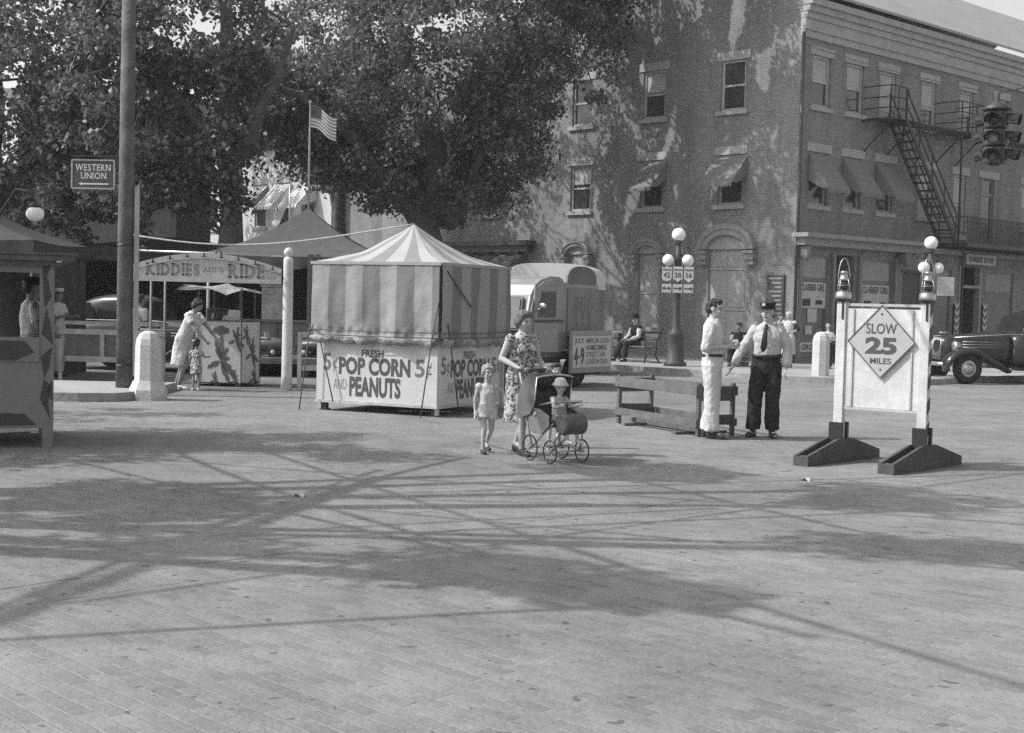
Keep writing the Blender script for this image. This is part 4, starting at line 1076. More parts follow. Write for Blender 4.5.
# policeman
J = adult(); J.update(elR=(-.31, .02, 1.15), wrR=(-.43, -.14, .91), elL=(.265, .06, 1.16), wrL=(.25, -.05, .91), ankR=(-.15, .0, .085), toeR=(-.20, -.16, .03), kneeR=(-.13, -.02, .5), ankL=(.10, .02, .085), toeL=(.15, -.15, .03))
o, k, Jv, HM = person('policeman in peaked cap, pale shirt, dark tie and dark trousers', place(764, 437), R(-14), 1.74, J, dict(waist=.15, chest=.17, cd=.12, wd=.115), head=(R(-22), R(3)),
    clothes=[('trousers', M_DARK, dict(flare=1.22, grow=.020, leg=1.96, disp=.012)), ('shirt', cloth('pale_blue_shirt', .44, .06, .9, 7), dict(sleeve=1.88, grow=.020, collar=True, disp=.014))],
    hair=(M_HAIRD, 'short'), hat=cap_hat(M_DARK, M_SHOE), hands=(('L', .7), ('R', .25)))
t = MB(); t.tube([(-.008, -.085, 1.475), (-.010, -.135, 1.42), (-.02, -.172, 1.30), (-.035, -.168, 1.17), (-.04, -.160, 1.12)], [(.022, .014), (.022, .008), (.036, .008), (.04, .008), (.01, .006)], 8, axis=(1, 0, 0)); child_part('necktie', t, M_DARK, o, k)
b = MB(); b.tube([(0, .0, 1.045), (0, 0, 1.085)], [(.196, .160), (.194, .158)], 24); child_part('belt', b, M_SHOE, o, k)
# people on the far pavement
def seated(h=.46):
    J = adult(); dz = h-.93+.02
    for q in J:
        if q[:3] not in ('kne', 'ank', 'toe'): J[q] = (J[q][0], J[q][1], J[q][2]+dz)
    for s_, sg in (('L', 1), ('R', -1)):
        J['knee'+s_] = (sg*.12, -.43, h+.04); J['ank'+s_] = (sg*.12, -.44, .085); J['toe'+s_] = (sg*.13, -.62, .03)
        J['el'+s_] = (sg*.23, -.06, h+.25); J['wr'+s_] = (sg*.13, -.30, h+.15)
    return J
BENCHP = G(633, 361.5, .12)
J = seated(.46); J.update(ankR=(-.16, -.62, .085), toeR=(-.18, -.80, .04), kneeR=(-.14, -.42, .47))
o, k, Jv, HM = person('man in hat and dark vest sitting on the park bench', (BENCHP.x+.05, BENCHP.y, .12), R(-58), 1.72, J, {}, head=(R(15), R(5)), vox=.011,
    clothes=[('trousers', M_DARK, dict(grow=.02)), ('shirt', M_WSHIRT, dict(sleeve=1.8, grow=.016, name='shirt')), ('shirt', M_BLACKC, dict(sleeve=0, grow=.024, name='waistcoat'))], hair=(M_HAIRD, 'short'), hat=brim_hat(M_BLACKC))
SEATP = G(738, 366, .12)
person('dark haired person seated on a crate between the two standing men', (SEATP.x, SEATP.y, .12), R(-25), 1.6, seated(.42), {}, vox=.012, skin=M_SKIND, head=(R(-20), R(8)),
    clothes=[('trousers', M_DARK, dict(grow=.02)), ('shirt', M_GREYC, dict(sleeve=.8, grow=.016)), ('shirt', M_BLACKC, dict(sleeve=0, grow=.022, name='waistcoat'))], hair=(M_HAIRD, 'short'))
J = adult(); J.update(elL=(.30, .06, 1.2), wrL=(.12, -.16, 1.10), elR=(-.30, .06, 1.2), wrR=(-.10, -.17, 1.12))
p = D(788.5, 340, 37.2)
person('white haired woman with dark sleeves and pale apron dress by the grocery', (p.x, p.y, .12), R(-30), 1.47, J, WOMAN, vox=.012, head=(R(-20), R(5)),
    clothes=[('dress', M_WSHIRT, dict(hem=(0, 0, .42), w=.23, d=.18, grow=.022)), ('shirt', M_DARK, dict(sleeve=1.3, grow=.012, name='blouse'))], hair=(M_HAIRW, 'woman'))
p = D(779.5, 340, 37.9)
person('fair haired companion half hidden behind the policeman', (p.x, p.y, .12), R(20), 1.42, adult(), WOMAN, vox=.012, clothes=[('dress', M_GREYC, dict(hem=(0, 0, .45), w=.22, d=.18, sleeve=.5))], hair=(M_HAIRM, 'woman'))
p = D(828, 340, 36.8)
J = child(); J.update(elL=(.26, .0, 1.05), wrL=(.12, -.18, 1.05), elR=(-.26, .02, 1.05), wrR=(-.08, -.18, 1.0))
person('boy in white shirt by the shop doorway behind the right bollard', (p.x, p.y, .12), R(-15), 1.27, J, {}, vox=.011, hs=1.12, clothes=[('trousers', M_DARK, dict(grow=.018)), ('shirt', M_WSHIRT, dict(sleeve=.7, grow=.018))], hair=(M_HAIRD, 'short'))
# at the children's ride
J = adult(); J.update(elR=(-.24, -.12, 1.17), wrR=(-.20, -.33, 1.02), elL=(.24, -.14, 1.19), wrL=(.16, -.36, 1.06), kneeR=(-.09, -.10, .5), ankR=(-.09, .04, .085), toeR=(-.10, -.13, .03), ankL=(.09, .20, .10), toeL=(.10, .04, .03), kneeL=(.09, .03, .5))
lean(J, R(24)); J['elR'] = (-.22, -.38, 1.12); J['wrR'] = (-.17, -.56, .93); J['elL'] = (.22, -.40, 1.14); J['wrL'] = (.14, -.60, .97)
person('woman in white dress bending over a child at the painted stand', place(183, 389.5), R(72), 1.66, J, dict(WOMAN, waist=.13), vox=.010, head=(R(0), R(30)), bust=.9,
    clothes=[('dress', M_WSHIRT, dict(hem=(0, .04, .46), w=.225, d=.19, sleeve=.55, disp=.012))], hair=(M_HAIRD, 'woman'), shoes=M_SHOEW, skin=M_SKIND)
J = child(); J.update(elR=(-.26, -.08, 1.12), wrR=(-.28, -.25, 1.12))
person('toddler in small print dress facing the painted stand', place(196, 390.5), R(165), .92, J, dict(hip=.16, waist=.15, chest=.15), hs=1.3, vox=.009,
    clothes=[('dress', M_CHECK, dict(hem=(0, 0, .55), w=.21, d=.19, sleeve=.5))], hair=(M_HAIRD, 'child'), shoes=M_SHOEW, skin=M_SKIND)
J = adult(); J.update(elR=(-.24, -.02, 1.16), wrR=(-.05, -.22, 1.14), elL=(.24, 0, 1.16), wrL=(.05, -.24, 1.08))
p = D(31, 330, 16.6)
person('man in cap and white shirt inside the patterned ticket booth', (p.x, p.y, .12), R(125), 1.70, J, {}, vox=.011, skin=M_SKIND, clothes=[('trousers', M_GREYC, dict(grow=.018)), ('shirt', M_WSHIRT, dict(sleeve=.7, grow=.02))], hair=(M_HAIRD, 'short'), hat=cap_hat(M_BLACKC, M_BLACKC, False))
J = adult(); J.update(elR=(-.23, -.05, 1.16), wrR=(-.18, -.30, 1.22), elL=(.23, -.05, 1.16), wrL=(.12, -.32, 1.2))
p = D(57.5, 330, 27.4)
person('man in white cap, shirt and trousers beside the ticket booth', (p.x, p.y, .0), R(70), 1.72, J, {}, vox=.012, skin=M_SKIND, clothes=[('trousers', M_WTROU, dict(grow=.02)), ('shirt', M_WSHIRT, dict(sleeve=.7, grow=.02))], hair=(M_HAIRD, 'short'), hat=cap_hat(M_WSHIRT, M_SHOE, False))
p = D(139.5, 330, 26.6)
person('bystander in grey shirt mostly hidden by the utility pole', (p.x, p.y, 0), R(150), 1.66, adult(), {}, vox=.013, skin=M_SKIND, clothes=[('trousers', M_DARK, dict(grow=.02)), ('shirt', cloth('faded_grey_shirt', .25), dict(sleeve=.8, grow=.025))], hair=(M_HAIRD, 'short'))
# vendor inside the painted stand
p = D(222, 305, 25.9)
# ================================================================ OBJECTS OF THE SQUARE
M_STEEL = mat('worn_steel', .45, .35, .2, 10, metal=.8); M_DSTEEL = mat('dark_steel', .06, .4, .3, 8, metal=.3)
M_WHITEP = mat('white_enamel', .54, .55, .20, 3.5, .2, 14); M_CREAM = mat('cream_paint', .44, .6, .1, 3, .15)
M_BLACKP = mat('black_paint', .03, .45, .3, 6, .1); M_GREYP = mat('grey_paint', .17, .6, .2, 4, .2); M_DKWOOD = mat('dark_stained_wood', .09, .7, .35, 5, .4, 20)
M_WOOD = mat('weathered_wood', .12, .8, .3, 4, .5, 22); M_PALEW = mat('pale_planed_wood', .42, .75, .2, 4, .4, 22)
M_RUBBER = mat('rubber', .025, .8, .2, 8); M_LETTER = mat('sign_letter_paint', .08, .6, .2, 8)
M_GLOBE = mat('opal_glass', .82, .3, .03, 2, spec=.5)
M_ROPE = mat('rope', .35, .9, .2, 20)
# ---------------------------------------------------------------- stroller with the toddler
STR = place(556, 461.5); STRZ = R(35)
stp = empty('stroller', STR, STRZ, 'dark hooded baby stroller with wire wheels pushed by the woman in floral dress', 'stroller')
def wire_wheel(x, y, r):
    w = MB(); w.torus((x, y, r), r-.008, .009, 'X', 30, 6)
    o = part('wheel', w, M_DSTEEL, stp)
    s = MB(); s.tube([(x-.03, y, r), (x+.03, y, r)], .014, 8)
    for i in range(10):
        a = math.pi*2*i/10; s.tube([(x, y, r), (x, y+math.cos(a)*(r-.01), r+math.sin(a)*(r-.01))], .0028, 4)
    part('hub', s, M_STEEL, o)
for sx in (-1, 1): wire_wheel(sx*.21, -.17, .125); wire_wheel(sx*.21, .19, .14)
f = MB()
for sx in (-1, 1):
    f.tube([(sx*.19, -.17, .125), (sx*.185, -.02, .17), (sx*.185, .19, .14)], .011, 8)
    f.tube([(sx*.18, .19, .14), (sx*.175, .0, .30), (sx*.16, -.15, .42)], .010, 8)
    f.tube([(sx*.18, -.17, .125), (sx*.17, -.22, .28), (sx*.15, -.24, .34)], .010, 8)
f.tube([(-.21, -.17, .125), (.21, -.17, .125)], .009, 8); f.tube([(-.21, .19, .14), (.21, .19, .14)], .009, 8)
part('frame', f, M_STEEL, stp)
h = MB()
for sx in (-1, 1): h.tube([(sx*.19, .18, .16), (sx*.185, .30, .45), (sx*.18, .40, .80), (sx*.175, .47, .95)], .012, 8)
part('handle', h, M_PALEW, stp)
h = MB(); h.tube([(-.20, .47, .95), (.20, .47, .95)], .018, 10); part('grip', h, M_DKWOOD, stp)
b = MB(); b.tube([(-.14, -.25, .42), (-.135, -.25, .42), (.135, -.25, .42), (.14, -.25, .42)], [.09, .11, .11, .09], 22); part('footwell', b, mat('brown_enamel', .10, .35, .3, 6), stp)
b = MB(); b.box((0, .03, .40), (.32, .34, .05), bevel=.015); b.box((0, .22, .56), (.32, .04, .34), rot=Matrix.Rotation(R(-12), 3, 'X'), bevel=.015); part('seat', b, mat('stroller_lining', .07, .9, .2), stp)
M_HOOD = mat('hood_fabric', .12, .7, .2, 6, .3)
hd = MB()                                                         # folding hood: a shell open to the front, its side cheeks and pale edging
HC = (.14, .56); HR = (.27, .35)
def hoodp(x, a, k=1.0): return (x, HC[0]+HR[0]*k*math.cos(a), HC[1]+HR[1]*k*math.sin(a)+.03*math.cos(x*6))
hd.grid(lambda u, v: hoodp((u-.5)*.46, R(-22)+v*R(132)), 10, 16, thick=.012)
ho = part('hood', hd, M_HOOD, stp)
for sx in (-1, 1):
    q = MB(); pts = [hoodp(sx*.228, R(-22)+i/16*R(132)) for i in range(17)]
    q.prism(pts+[(sx*.228, .10, .60), (sx*.228, .17, .50)], (sx*.008, 0, 0)); part('hood_side', q, M_HOOD, ho)
    q = MB(); q.tube([(sx*.232, .17, .50), (sx*.232, .10, .62), hoodp(sx*.232, R(108)), ], .008, 6); part('edging', q, M_STEEL, ho)
    q = MB(); q.prism([(sx*.205, .20, .58), (sx*.205, .02, .56), (sx*.205, -.14, .50), (sx*.205, -.15, .40), (sx*.205, -.02, .30), (sx*.205, .14, .30), (sx*.205, .22, .40)], (sx*.012, 0, 0)); so_ = part('side_panel', q, mat('stroller_side', .17, .6, .2, 6, .2), stp)
    q = MB(); q.ball((sx*.222, .10, .50), (.006, .022, .022), 10); part('rivet', q, M_STEEL, so_)
q = MB(); q.tube([hoodp((i/8-.5)*.47, R(110)) for i in range(9)], .010, 6); part('edging', q, M_PALEW, ho)
tr = MB(); tr.tube([(-.19, .05, .60), (-.19, -.16, .645), (-.17, -.2, .65), (.17, -.2, .65), (.19, -.16, .645), (.19, .05, .60)], .011, 8); part('tray_bar', tr, M_STEEL, stp)
# toddler
J = child()
for q in J:
    if q[:3] not in ('kne', 'ank', 'toe'): J[q] = (J[q][0], J[q][1]+.05, J[q][2]-.85+.98)
for s_, sg in (('L', 1), ('R', -1)):
    J['knee'+s_] = (sg*.14, -.38, .96); J['ank'+s_] = (sg*.14, -.46, .56); J['toe'+s_] = (sg*.14, -.64, .50)
    J['el'+s_] = (sg*.27, -.10, 1.24); J['wr'+s_] = (sg*.26, -.33, 1.30)
M3 = Matrix.Rotation(STRZ, 3, 'Z')
tl = Vector(STR)+M3 @ Vector((0, -.06, 0))
person('toddler in pale sun hat sitting in the hooded stroller', tuple(tl), STRZ, .82, J, dict(hip=.17, waist=.155, chest=.155, limb=1.1), head=(R(-25), R(5)), hs=1.42, vox=.0065,
       clothes=[('romper', cloth('grey_romper', .33), dict(sleeve=0, leg=.5, grow=.018, name='romper'))], hair=(M_HAIRL, 'child'), hat=bonnet(M_WSHIRT), shoes=M_SHOEW)

# ---------------------------------------------------------------- popcorn stand
PA = R(-26)
pfl, pfr = Vector((-2.95, 20.93, 0)), Vector((-1.06, 20.0, 0))
PW = (pfr-pfl).length
pst = empty('popcorn_stand', pfl, math.atan2(pfr.y-pfl.y, pfr.x-pfl.x), 'square popcorn and peanuts stand under a striped canvas top', 'stand')
H0, H1 = .16, 1.10                                              # panel bottom, panel top
W_ = PW
pm = mat('white_sign_panel', .51, .55, .10, 1.6, .12, 12)
sw = .55
pn = MB(); pn.span((.02, .02, H0), (W_-.02, .06, H1)); p1 = part('front_panel', pn, pm, pst)
pn = MB(); pn.span((W_-.06, .061, H0), (W_-.02, W_-.02, H1)); p2 = part('side_panel', pn, pm, pst)
pn = MB(); pn.span((.02, W_-.06, H0), (W_-.061, W_-.02, H1)); pn.span((.02, .061, H0), (.06, W_-.061, H1)); part('back_panel', pn, pm, pst)
def popcorn_text(M, par, w):
    k = w/2.13
    q = MB()
    put_text(q, 'FRESH', (.82*k, .82, 1.20*k, .93), M, .03); put_text(q, 'POP CORN', (.42*k, .55, 1.66*k, .815), M, .045)
    put_text(q, 'PEANUTS', (.61*k, .23, 1.50*k, .53), M, .045)
    part('lettering', q, M_LETTER, par)
    q = MB()
    put_text(q, '5', (.14*k, .60, .28*k, .86), M, .02); put_text(q, '\u00a2', (.31*k, .58, .39*k, .80), M, .0); put_text(q, '5', (1.74*k, .56, 1.90*k, .82), M, .02); put_text(q, '\u00a2', (1.93*k, .55, 2.02*k, .78), M, .0)
    put_text(q, 'AND', (.33*k, .33, .56*k, .48), M, -.012)
    part('lettering', q, mat('thin_letter_paint', .15, .6, .2, 8), par)
popcorn_text(plane_frame((.0, .02, 0), (1, 0, 0)), p1, W_)
popcorn_text(plane_frame((W_-.02, 0, 0), (0, 1, 0)), p2, W_)
fr = MB()
for (x, y) in ((0.05, .0), (W_-.05, .0), (W_+.0, W_-.05), (.0, W_-.05)): fr.box((x, y if y else .09, 1.12), (.05, .05, 2.2))
for z in (H0-.02, H1+.02):
    fr.span((0, -.003, z-.02), (W_, .018, z+.02)); fr.span((W_-.018, .019, z-.02), (W_+.003, W_, z+.02))
part('frame', fr, M_PALEW, pst)
lg = None
for (x, y) in ((.12, .12), (W_-.1, .12), (W_-.12, W_-.12), (.12, W_-.12)):
    l = MB(); l.box((x, y, .07), (.07, .07, .14)); l.box((x, y, .01), (.12, .12, .02)); part('leg', l, M_DKWOOD, pst)
wh = MB(); wh.torus((W_*.78, .2, .1), .09, .02, 'X', 20, 6); part('wheel', wh, M_RUBBER, pst)
# canvas: curtain walls with stripes, rolled at the foot, pyramid top with radiating stripes
TOPZ = 2.20
M_STR = stripe_mat('striped_canvas', .19, .30, 1/7.4, axis='uv', var=.12, bump=.45)
rngc = random.Random(4)
def curtain(p0, p1, out):
    p0, p1 = Vector(p0), Vector(p1); L = (p1-p0).length; out = Vector(out)
    def fn(u, v):
        z = TOPZ-v*1.25
        q_ = p0.lerp(p1, u)+Vector((0, 0, z*.45)); bulge = .03+.03*v*math.sin(u*19+math.sin(v*3))+.05*mnoise.noise(q_*2.2)*v+.025*mnoise.noise(q_*6.0)*(.3+v)
        if v > .86:                                             # the rolled up foot, tied in swags
            w = (v-.86)/.14
            sag = abs(math.sin(u*math.pi*6+.8*mnoise.noise(q_*1.5)))*(.5+.6*abs(mnoise.noise(q_*2.7))); bulge += .055*math.sin(w*math.pi*.9)+.022*mnoise.noise(q_*15)
            z = TOPZ-1.05-w*(.10+.08*sag)
        elif v > .76: bulge += .03*math.sin((v-.76)/.10*math.pi)*(1.4*mnoise.noise(q_*11))
        return p0.lerp(p1, u)+out*bulge+Vector((0, 0, z))
    return fn
cn = MB()
e = .03
for (a, b, n_) in (((-e, -e, 0), (W_+e, -e, 0), (0, -1, 0)), ((W_+e, -e, 0), (W_+e, W_+e, 0), (1, 0, 0)), ((W_+e, W_+e, 0), (-e, W_+e, 0), (0, 1, 0)), ((-e, W_+e, 0), (-e, -e, 0), (-1, 0, 0))):
    cn.grid(curtain(a, b, n_), 84, 40)
part('curtain', cn, M_STR, pst)
M_STR2 = stripe_mat('roof_canvas', .24, .38, 1/7.0, axis='uv', var=.08, bump=.25)
ct = Vector((W_/2, W_/2, 2.83)); tp = MB()
cs = [Vector((-.06, -.06, TOPZ+.01)), Vector((W_+.06, -.06, TOPZ+.01)), Vector((W_+.06, W_+.06, TOPZ+.01)), Vector((-.06, W_+.06, TOPZ+.01))]
for i in range(4):
    a, b = cs[i], cs[(i+1) % 4]
    tp.grid(lambda u, v: a.lerp(b, u).lerp(ct, v)-Vector((0, 0, .11*math.sin(math.pi*v)*(1-.4*math.sin(math.pi*u))+.03*mnoise.noise(Vector((u*3, v*3, i*7)))*math.sin(math.pi*v))), 34, 14)
part('canvas_roof', tp, M_STR2, pst)
vl = MB()
for i in range(4):
    a, b = cs[i], cs[(i+1) % 4]; n = 4
    d = (b-a).normalized(); o_ = Vector((d.y, -d.x, 0))
    vl.grid(lambda u, v: a.lerp(b, u)+o_*.012+Vector((0, 0, .01-v*.045)), 20, 1)
part('valance', vl, cloth('canvas_hem', .33), pst)
rp = MB()
for pts in ([(-.02, -.10, TOPZ-.9), (-.16, -.16, .0)], [(.10, -.06, 1.15), (.22, -.08, .75), (.38, -.07, .14)], [(W_+.05, -.09, TOPZ-.5), (W_-.02, -.13, TOPZ-1.0), (W_-.18, -.16, .0)], [(W_+.1, .1, TOPZ-.85), (W_+.12, .45, .0)], [(W_+.07, .1, TOPZ-.1), (W_+.10, .8, TOPZ-.62)]):
    rp.tube(pts, .011, 6)
for z in (TOPZ-1.06, TOPZ-.99): rp.tube([(-.06, -.10, z), (W_*.5, -.125, z-.01), (W_+.1, -.10, z), (W_+.12, W_*.5, z-.01), (W_+.1, W_, z)], .007, 5)
part('rope', rp, mat('dark_rope', .10, .9, .2, 20), pst)

# ---------------------------------------------------------------- entrance arch of the children's ride
AY = 25.0
ga = empty('entrance_arch', (-4.05, AY, 0), 0, 'white arched sign board of the kiddie ride between two posts', 'entrance sign')
AW = 2.84                                                        # board from x = -AW to 0
bz0, bz1, bcr = 1.90, 2.12, .30
pts = [(-AW, 0, bz0), (-.10, 0, bz0)]
for i in range(21):
    u = i/20; pts.append((-.10-(AW-.10)*u, 0, bz1+bcr*math.sin(math.pi*(u*.92+.04))**.9-.0))
bd = MB(); bd.prism(pts, (0, .05, 0)); bo = part('sign_board', bd, M_CREAM, ga)
ri = MB()
pr = [Vector((-.10-(AW-.10)*i/20, -.012, bz1-.10+bcr*math.sin(math.pi*(i/20*.92+.04))**.9)) for i in range(21)]
ri.tube(pr, .010, 6); part('moulding', ri, mat('moulding_paint', .25, .6, .1), bo)
q = MB(); MA = Matrix.Identity(4)
put_text(q, 'KIDDIES', (-2.52, 2.0, -1.56, 2.23), MA, .05, serif=True); put_text(q, 'RIDE', (-1.06, 1.98, -.40, 2.24), MA, .05, serif=True)
put_text(q, 'AUTO', (-1.50, 2.08, -1.14, 2.17), MA, .02, serif=True)
for i in range(3): q.box((-.34+i*.06, -.004, 2.0), (.025, .006, .025))
part('lettering', q, mat('grey_letter_paint', .22, .6, .15, 8), bo)
for i in range(9):
    u = (i+.5)/9; x = -.10-(AW-.10)*u; z = bz1-.05+bcr*math.sin(math.pi*(u*.92+.04))**.9
    l = MB(); l.tube([(x, -.003, z), (x, -.05, z+.045), (x, -.09, z+.02)], .010, 6); l.lathe([(.012, .02), (.045, -.022), (.043, -.025)], (x, -.095, z), 12)
    lo = part('lamp', l, M_DSTEEL, ga)
    l = MB(); l.ball((x, -.095, z-.03), .022, 10); part('bulb', l, M_GLOBE, lo)
ps = MB(); ps.lathe([(.105, 0), (.095, .3), (.088, 2.30), (.09, 2.34), (.07, 2.38)], (0.02, .03, 0), 20); po = part('post', ps, M_WHITEP, ga)
ps = MB(); ps.lathe([(.045, 2.379), (.05, 2.40)], (0.02, .03, 0), 14); ps.ball((.02, .03, 2.47), .085, 16); part('finial', ps, M_WHITEP, po)
ps = MB(); ps.box((-AW-.06, .04, 1.3), (.10, .10, 2.6)); part('post', ps, M_WHITEP, ga)
ps = MB(); ps.tube([(-AW+.1, .12, 2.44), (-.05, .12, 2.40)], .022, 8); part('rail', ps, M_STEEL, ga)
ps = MB(); ps.tube([(-1.3, .1, 2.42), (-1.25, .08, 2.5), (-1.18, .1, 2.42)], .012, 6); ps.tube([(-AW+.15, .1, 2.45), (-AW+.25, .05, 2.52), (-AW+.35, .02, 2.45)], .012, 6); part('bracket', ps, M_DSTEEL, ga)
# guy line from the pole over the arch to the popcorn stand
rp = MB(); a = Vector((-6.6, 24.2, 2.68)); b_ = pst.matrix_world.translation
pk = Vector(pfl)+Matrix.Rotation(pst.rotation_euler.z, 3, 'Z') @ Vector((W_/2, W_/2, 2.83))
pts = []
for i in range(17):
    u = i/16; p = a.lerp(pk, u); p.z -= .28*math.sin(math.pi*u)*(1-.35*u); pts.append(p)
rp.tube(pts, .014, 6); tag(part('guy_line', rp, M_ROPE, None), 'pale rope slung from the utility pole across the arch to the striped canvas peak', 'rope')
# small flag on the arch post
fl = empty('small_flag', (-4.03, 25.03, 2.553), 0, 'small drooping striped flag on the round white arch post', 'flag')
q = MB(); q.tube([(0, 0, 0), (0, 0, 1.12)], .010, 6); part('pole', q, M_STEEL, fl)
M_FLAG = stripe_mat('flag_stripes', .25, .68, 1/13.0, axis='uv', var=.08, bump=.2)
q = MB(); q.grid(lambda u, v: (-.01-.30*v*(1-.15*u)-.0, .03*math.sin(v*9+u*3), 1.05-u*.30-.62*v*(1-.3*u)+.03*math.sin(v*7)), 13, 12); part('cloth', q, M_FLAG, fl)

# ---------------------------------------------------------------- tents
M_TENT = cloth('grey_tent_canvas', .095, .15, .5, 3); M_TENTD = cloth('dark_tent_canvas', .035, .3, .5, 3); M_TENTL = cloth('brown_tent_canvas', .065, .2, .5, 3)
def tent(label, c, hw, hd, ez, az, m, pole_m, rz=0, val=.28, poles=True, walls=(), wm=None):
    t = empty('tent', c, rz, label, 'tent', 'fairground tents')
    ap = Vector((0, 0, az)); cs = [Vector((-hw, -hd, ez)), Vector((hw, -hd, ez)), Vector((hw, hd, ez)), Vector((-hw, hd, ez))]
    q = MB()
    for i in range(4):
        a, b = cs[i], cs[(i+1) % 4]
        q.grid(lambda u, v: a.lerp(b, u).lerp(ap, v)-Vector((0, 0, (az-ez)*.13*math.sin(math.pi*v)+.05*math.sin(math.pi*u)*(1-v))), 16, 10)
    part('canopy', q, m, t)
    q = MB()
    for i in range(4):
        a, b = cs[i], cs[(i+1) % 4]; d = (b-a).normalized(); o_ = Vector((d.y, -d.x, 0))
        q.grid(lambda u, v: a.lerp(b, u)+o_*(.012+.02*math.sin(u*40)*v)-Vector((0, 0, v*val*(.85+.15*abs(math.cos(u*math.pi*8)))+.05*math.sin(math.pi*u))), 48, 3)
    part('valance', q, m, t)
    if poles:
        for c_ in cs:
            q = MB(); q.tube([(c_.x*.97, c_.y*.97, 0), (c_.x*.97, c_.y*.97, c_.z-.01)], .035, 8); part('pole', q, pole_m, t)
    for (i, z0) in walls:
        a, b = cs[i], cs[(i+1) % 4]; d = (b-a).normalized(); o_ = Vector((d.y, -d.x, 0))
        q = MB(); q.grid(lambda u, v: a.lerp(b, u)*.985-Vector((0, 0, .05+v*(ez-.05-z0)))+o_*.05*math.sin(u*26)*(.3+v), 48, 6); part('wall_cloth', q, wm or m, t)
    return t
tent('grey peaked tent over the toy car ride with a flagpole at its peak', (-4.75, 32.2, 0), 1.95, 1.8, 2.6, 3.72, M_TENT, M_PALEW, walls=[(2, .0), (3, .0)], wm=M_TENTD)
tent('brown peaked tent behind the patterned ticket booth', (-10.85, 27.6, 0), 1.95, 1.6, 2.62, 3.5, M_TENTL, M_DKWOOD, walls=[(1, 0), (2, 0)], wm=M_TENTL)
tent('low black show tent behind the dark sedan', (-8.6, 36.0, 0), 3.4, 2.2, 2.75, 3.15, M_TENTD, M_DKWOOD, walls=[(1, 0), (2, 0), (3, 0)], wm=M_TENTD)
# flagpole and flag
fp = empty('flagpole', (-4.75, 32.2, 3.70), 0, 'tall thin flagpole rising from the peak of the grey tent', 'flagpole')
q = MB(); q.tube([(0, 0, 0), (.0, 0, 2.4)], [.03, .016], 8); part('pole', q, M_PALEW, fp)
q = MB(); q.ball((0, 0, 2.43), .035, 10); part('finial', q, M_WHITEP, fp)
fg = MB(); fg.grid(lambda u, v: (.02+.58*v, .06*math.sin(v*7), 2.36-u*.50-.28*v+.05*math.sin(v*6)), 13, 12)
fo = part('flag', fg, M_FLAG, None); fo.location = (-4.75, 32.2, 3.70); tag(fo, 'striped flag flying from the tall thin flagpole above the grey tent', 'flag')
cnt = MB(); cnt.grid(lambda u, v: (.022+.24*v, .06*math.sin(v*.41*7)-.006, 2.355-u*.26-.28*.41*v+.05*math.sin(v*.41*6)), 6, 6); part('canton', cnt, mat('flag_canton', .10, .9, .1), fo)

# ---------------------------------------------------------------- painted stand with the paper canopy
BS = place(197, 386); bs = empty('refreshment_stand', BS, R(-6), 'white six sided stand painted with dark flower figures under a paper parasol', 'stand')
k = .80
out = [(0, 0), (.82, 0), (1.04, .45), (.82, .9), (0, .9), (-.2, .45)]
bp = mat('painted_panel', .46, .6, .06, 2, .1)
def wallpanel(a, b, z0, z1, inset=0.0):
    a, b = Vector((*a, 0)), Vector((*b, 0)); d = (b-a).normalized(); n_ = Vector((d.y, -d.x, 0))
    m = MB(); m.prism([a+Vector((0, 0, z0)), b+Vector((0, 0, z0)), b+Vector((0, 0, z1)), a+Vector((0, 0, z1))], -n_*.03)
    return m, a, d, n_
M_FLOW = mat('flower_paint', .10, .6, .25, 12)
def flower(mb, x, z, s, seed, M):
    rr = random.Random(seed)
    def leaf(x0, z0, ang, L, w):
        dx, dz = math.sin(ang), math.cos(ang); px, pz = dz, -dx
        pts = [(x0, z0)]
        for (t_, ww) in ((.3, .8), (.55, 1.0), (.62, .6), (.8, .75)): pts.append((x0+dx*L*t_+px*w*ww, z0+dz*L*t_+pz*w*ww))
        pts.append((x0+dx*L, z0+dz*L))
        for (t_, ww) in ((.75, .7), (.6, .5), (.5, 1.0), (.25, .7)): pts.append((x0+dx*L*t_-px*w*ww, z0+dz*L*t_-pz*w*ww))
        mb.prism([M @ Vector((a, -.004, b)) for a, b in pts], (M.to_3x3() @ Vector((0, .003, 0))))
    for (a, L, w) in ((.1, .42, .05), (-.35, .35, .045), (2.3, .34, .07), (2.8, .40, .05), (-2.1, .26, .05), (.5, .25, .04), (1.2, .16, .04)): leaf(x, z, a+rr.uniform(-.1, .1), L*s, w*s)
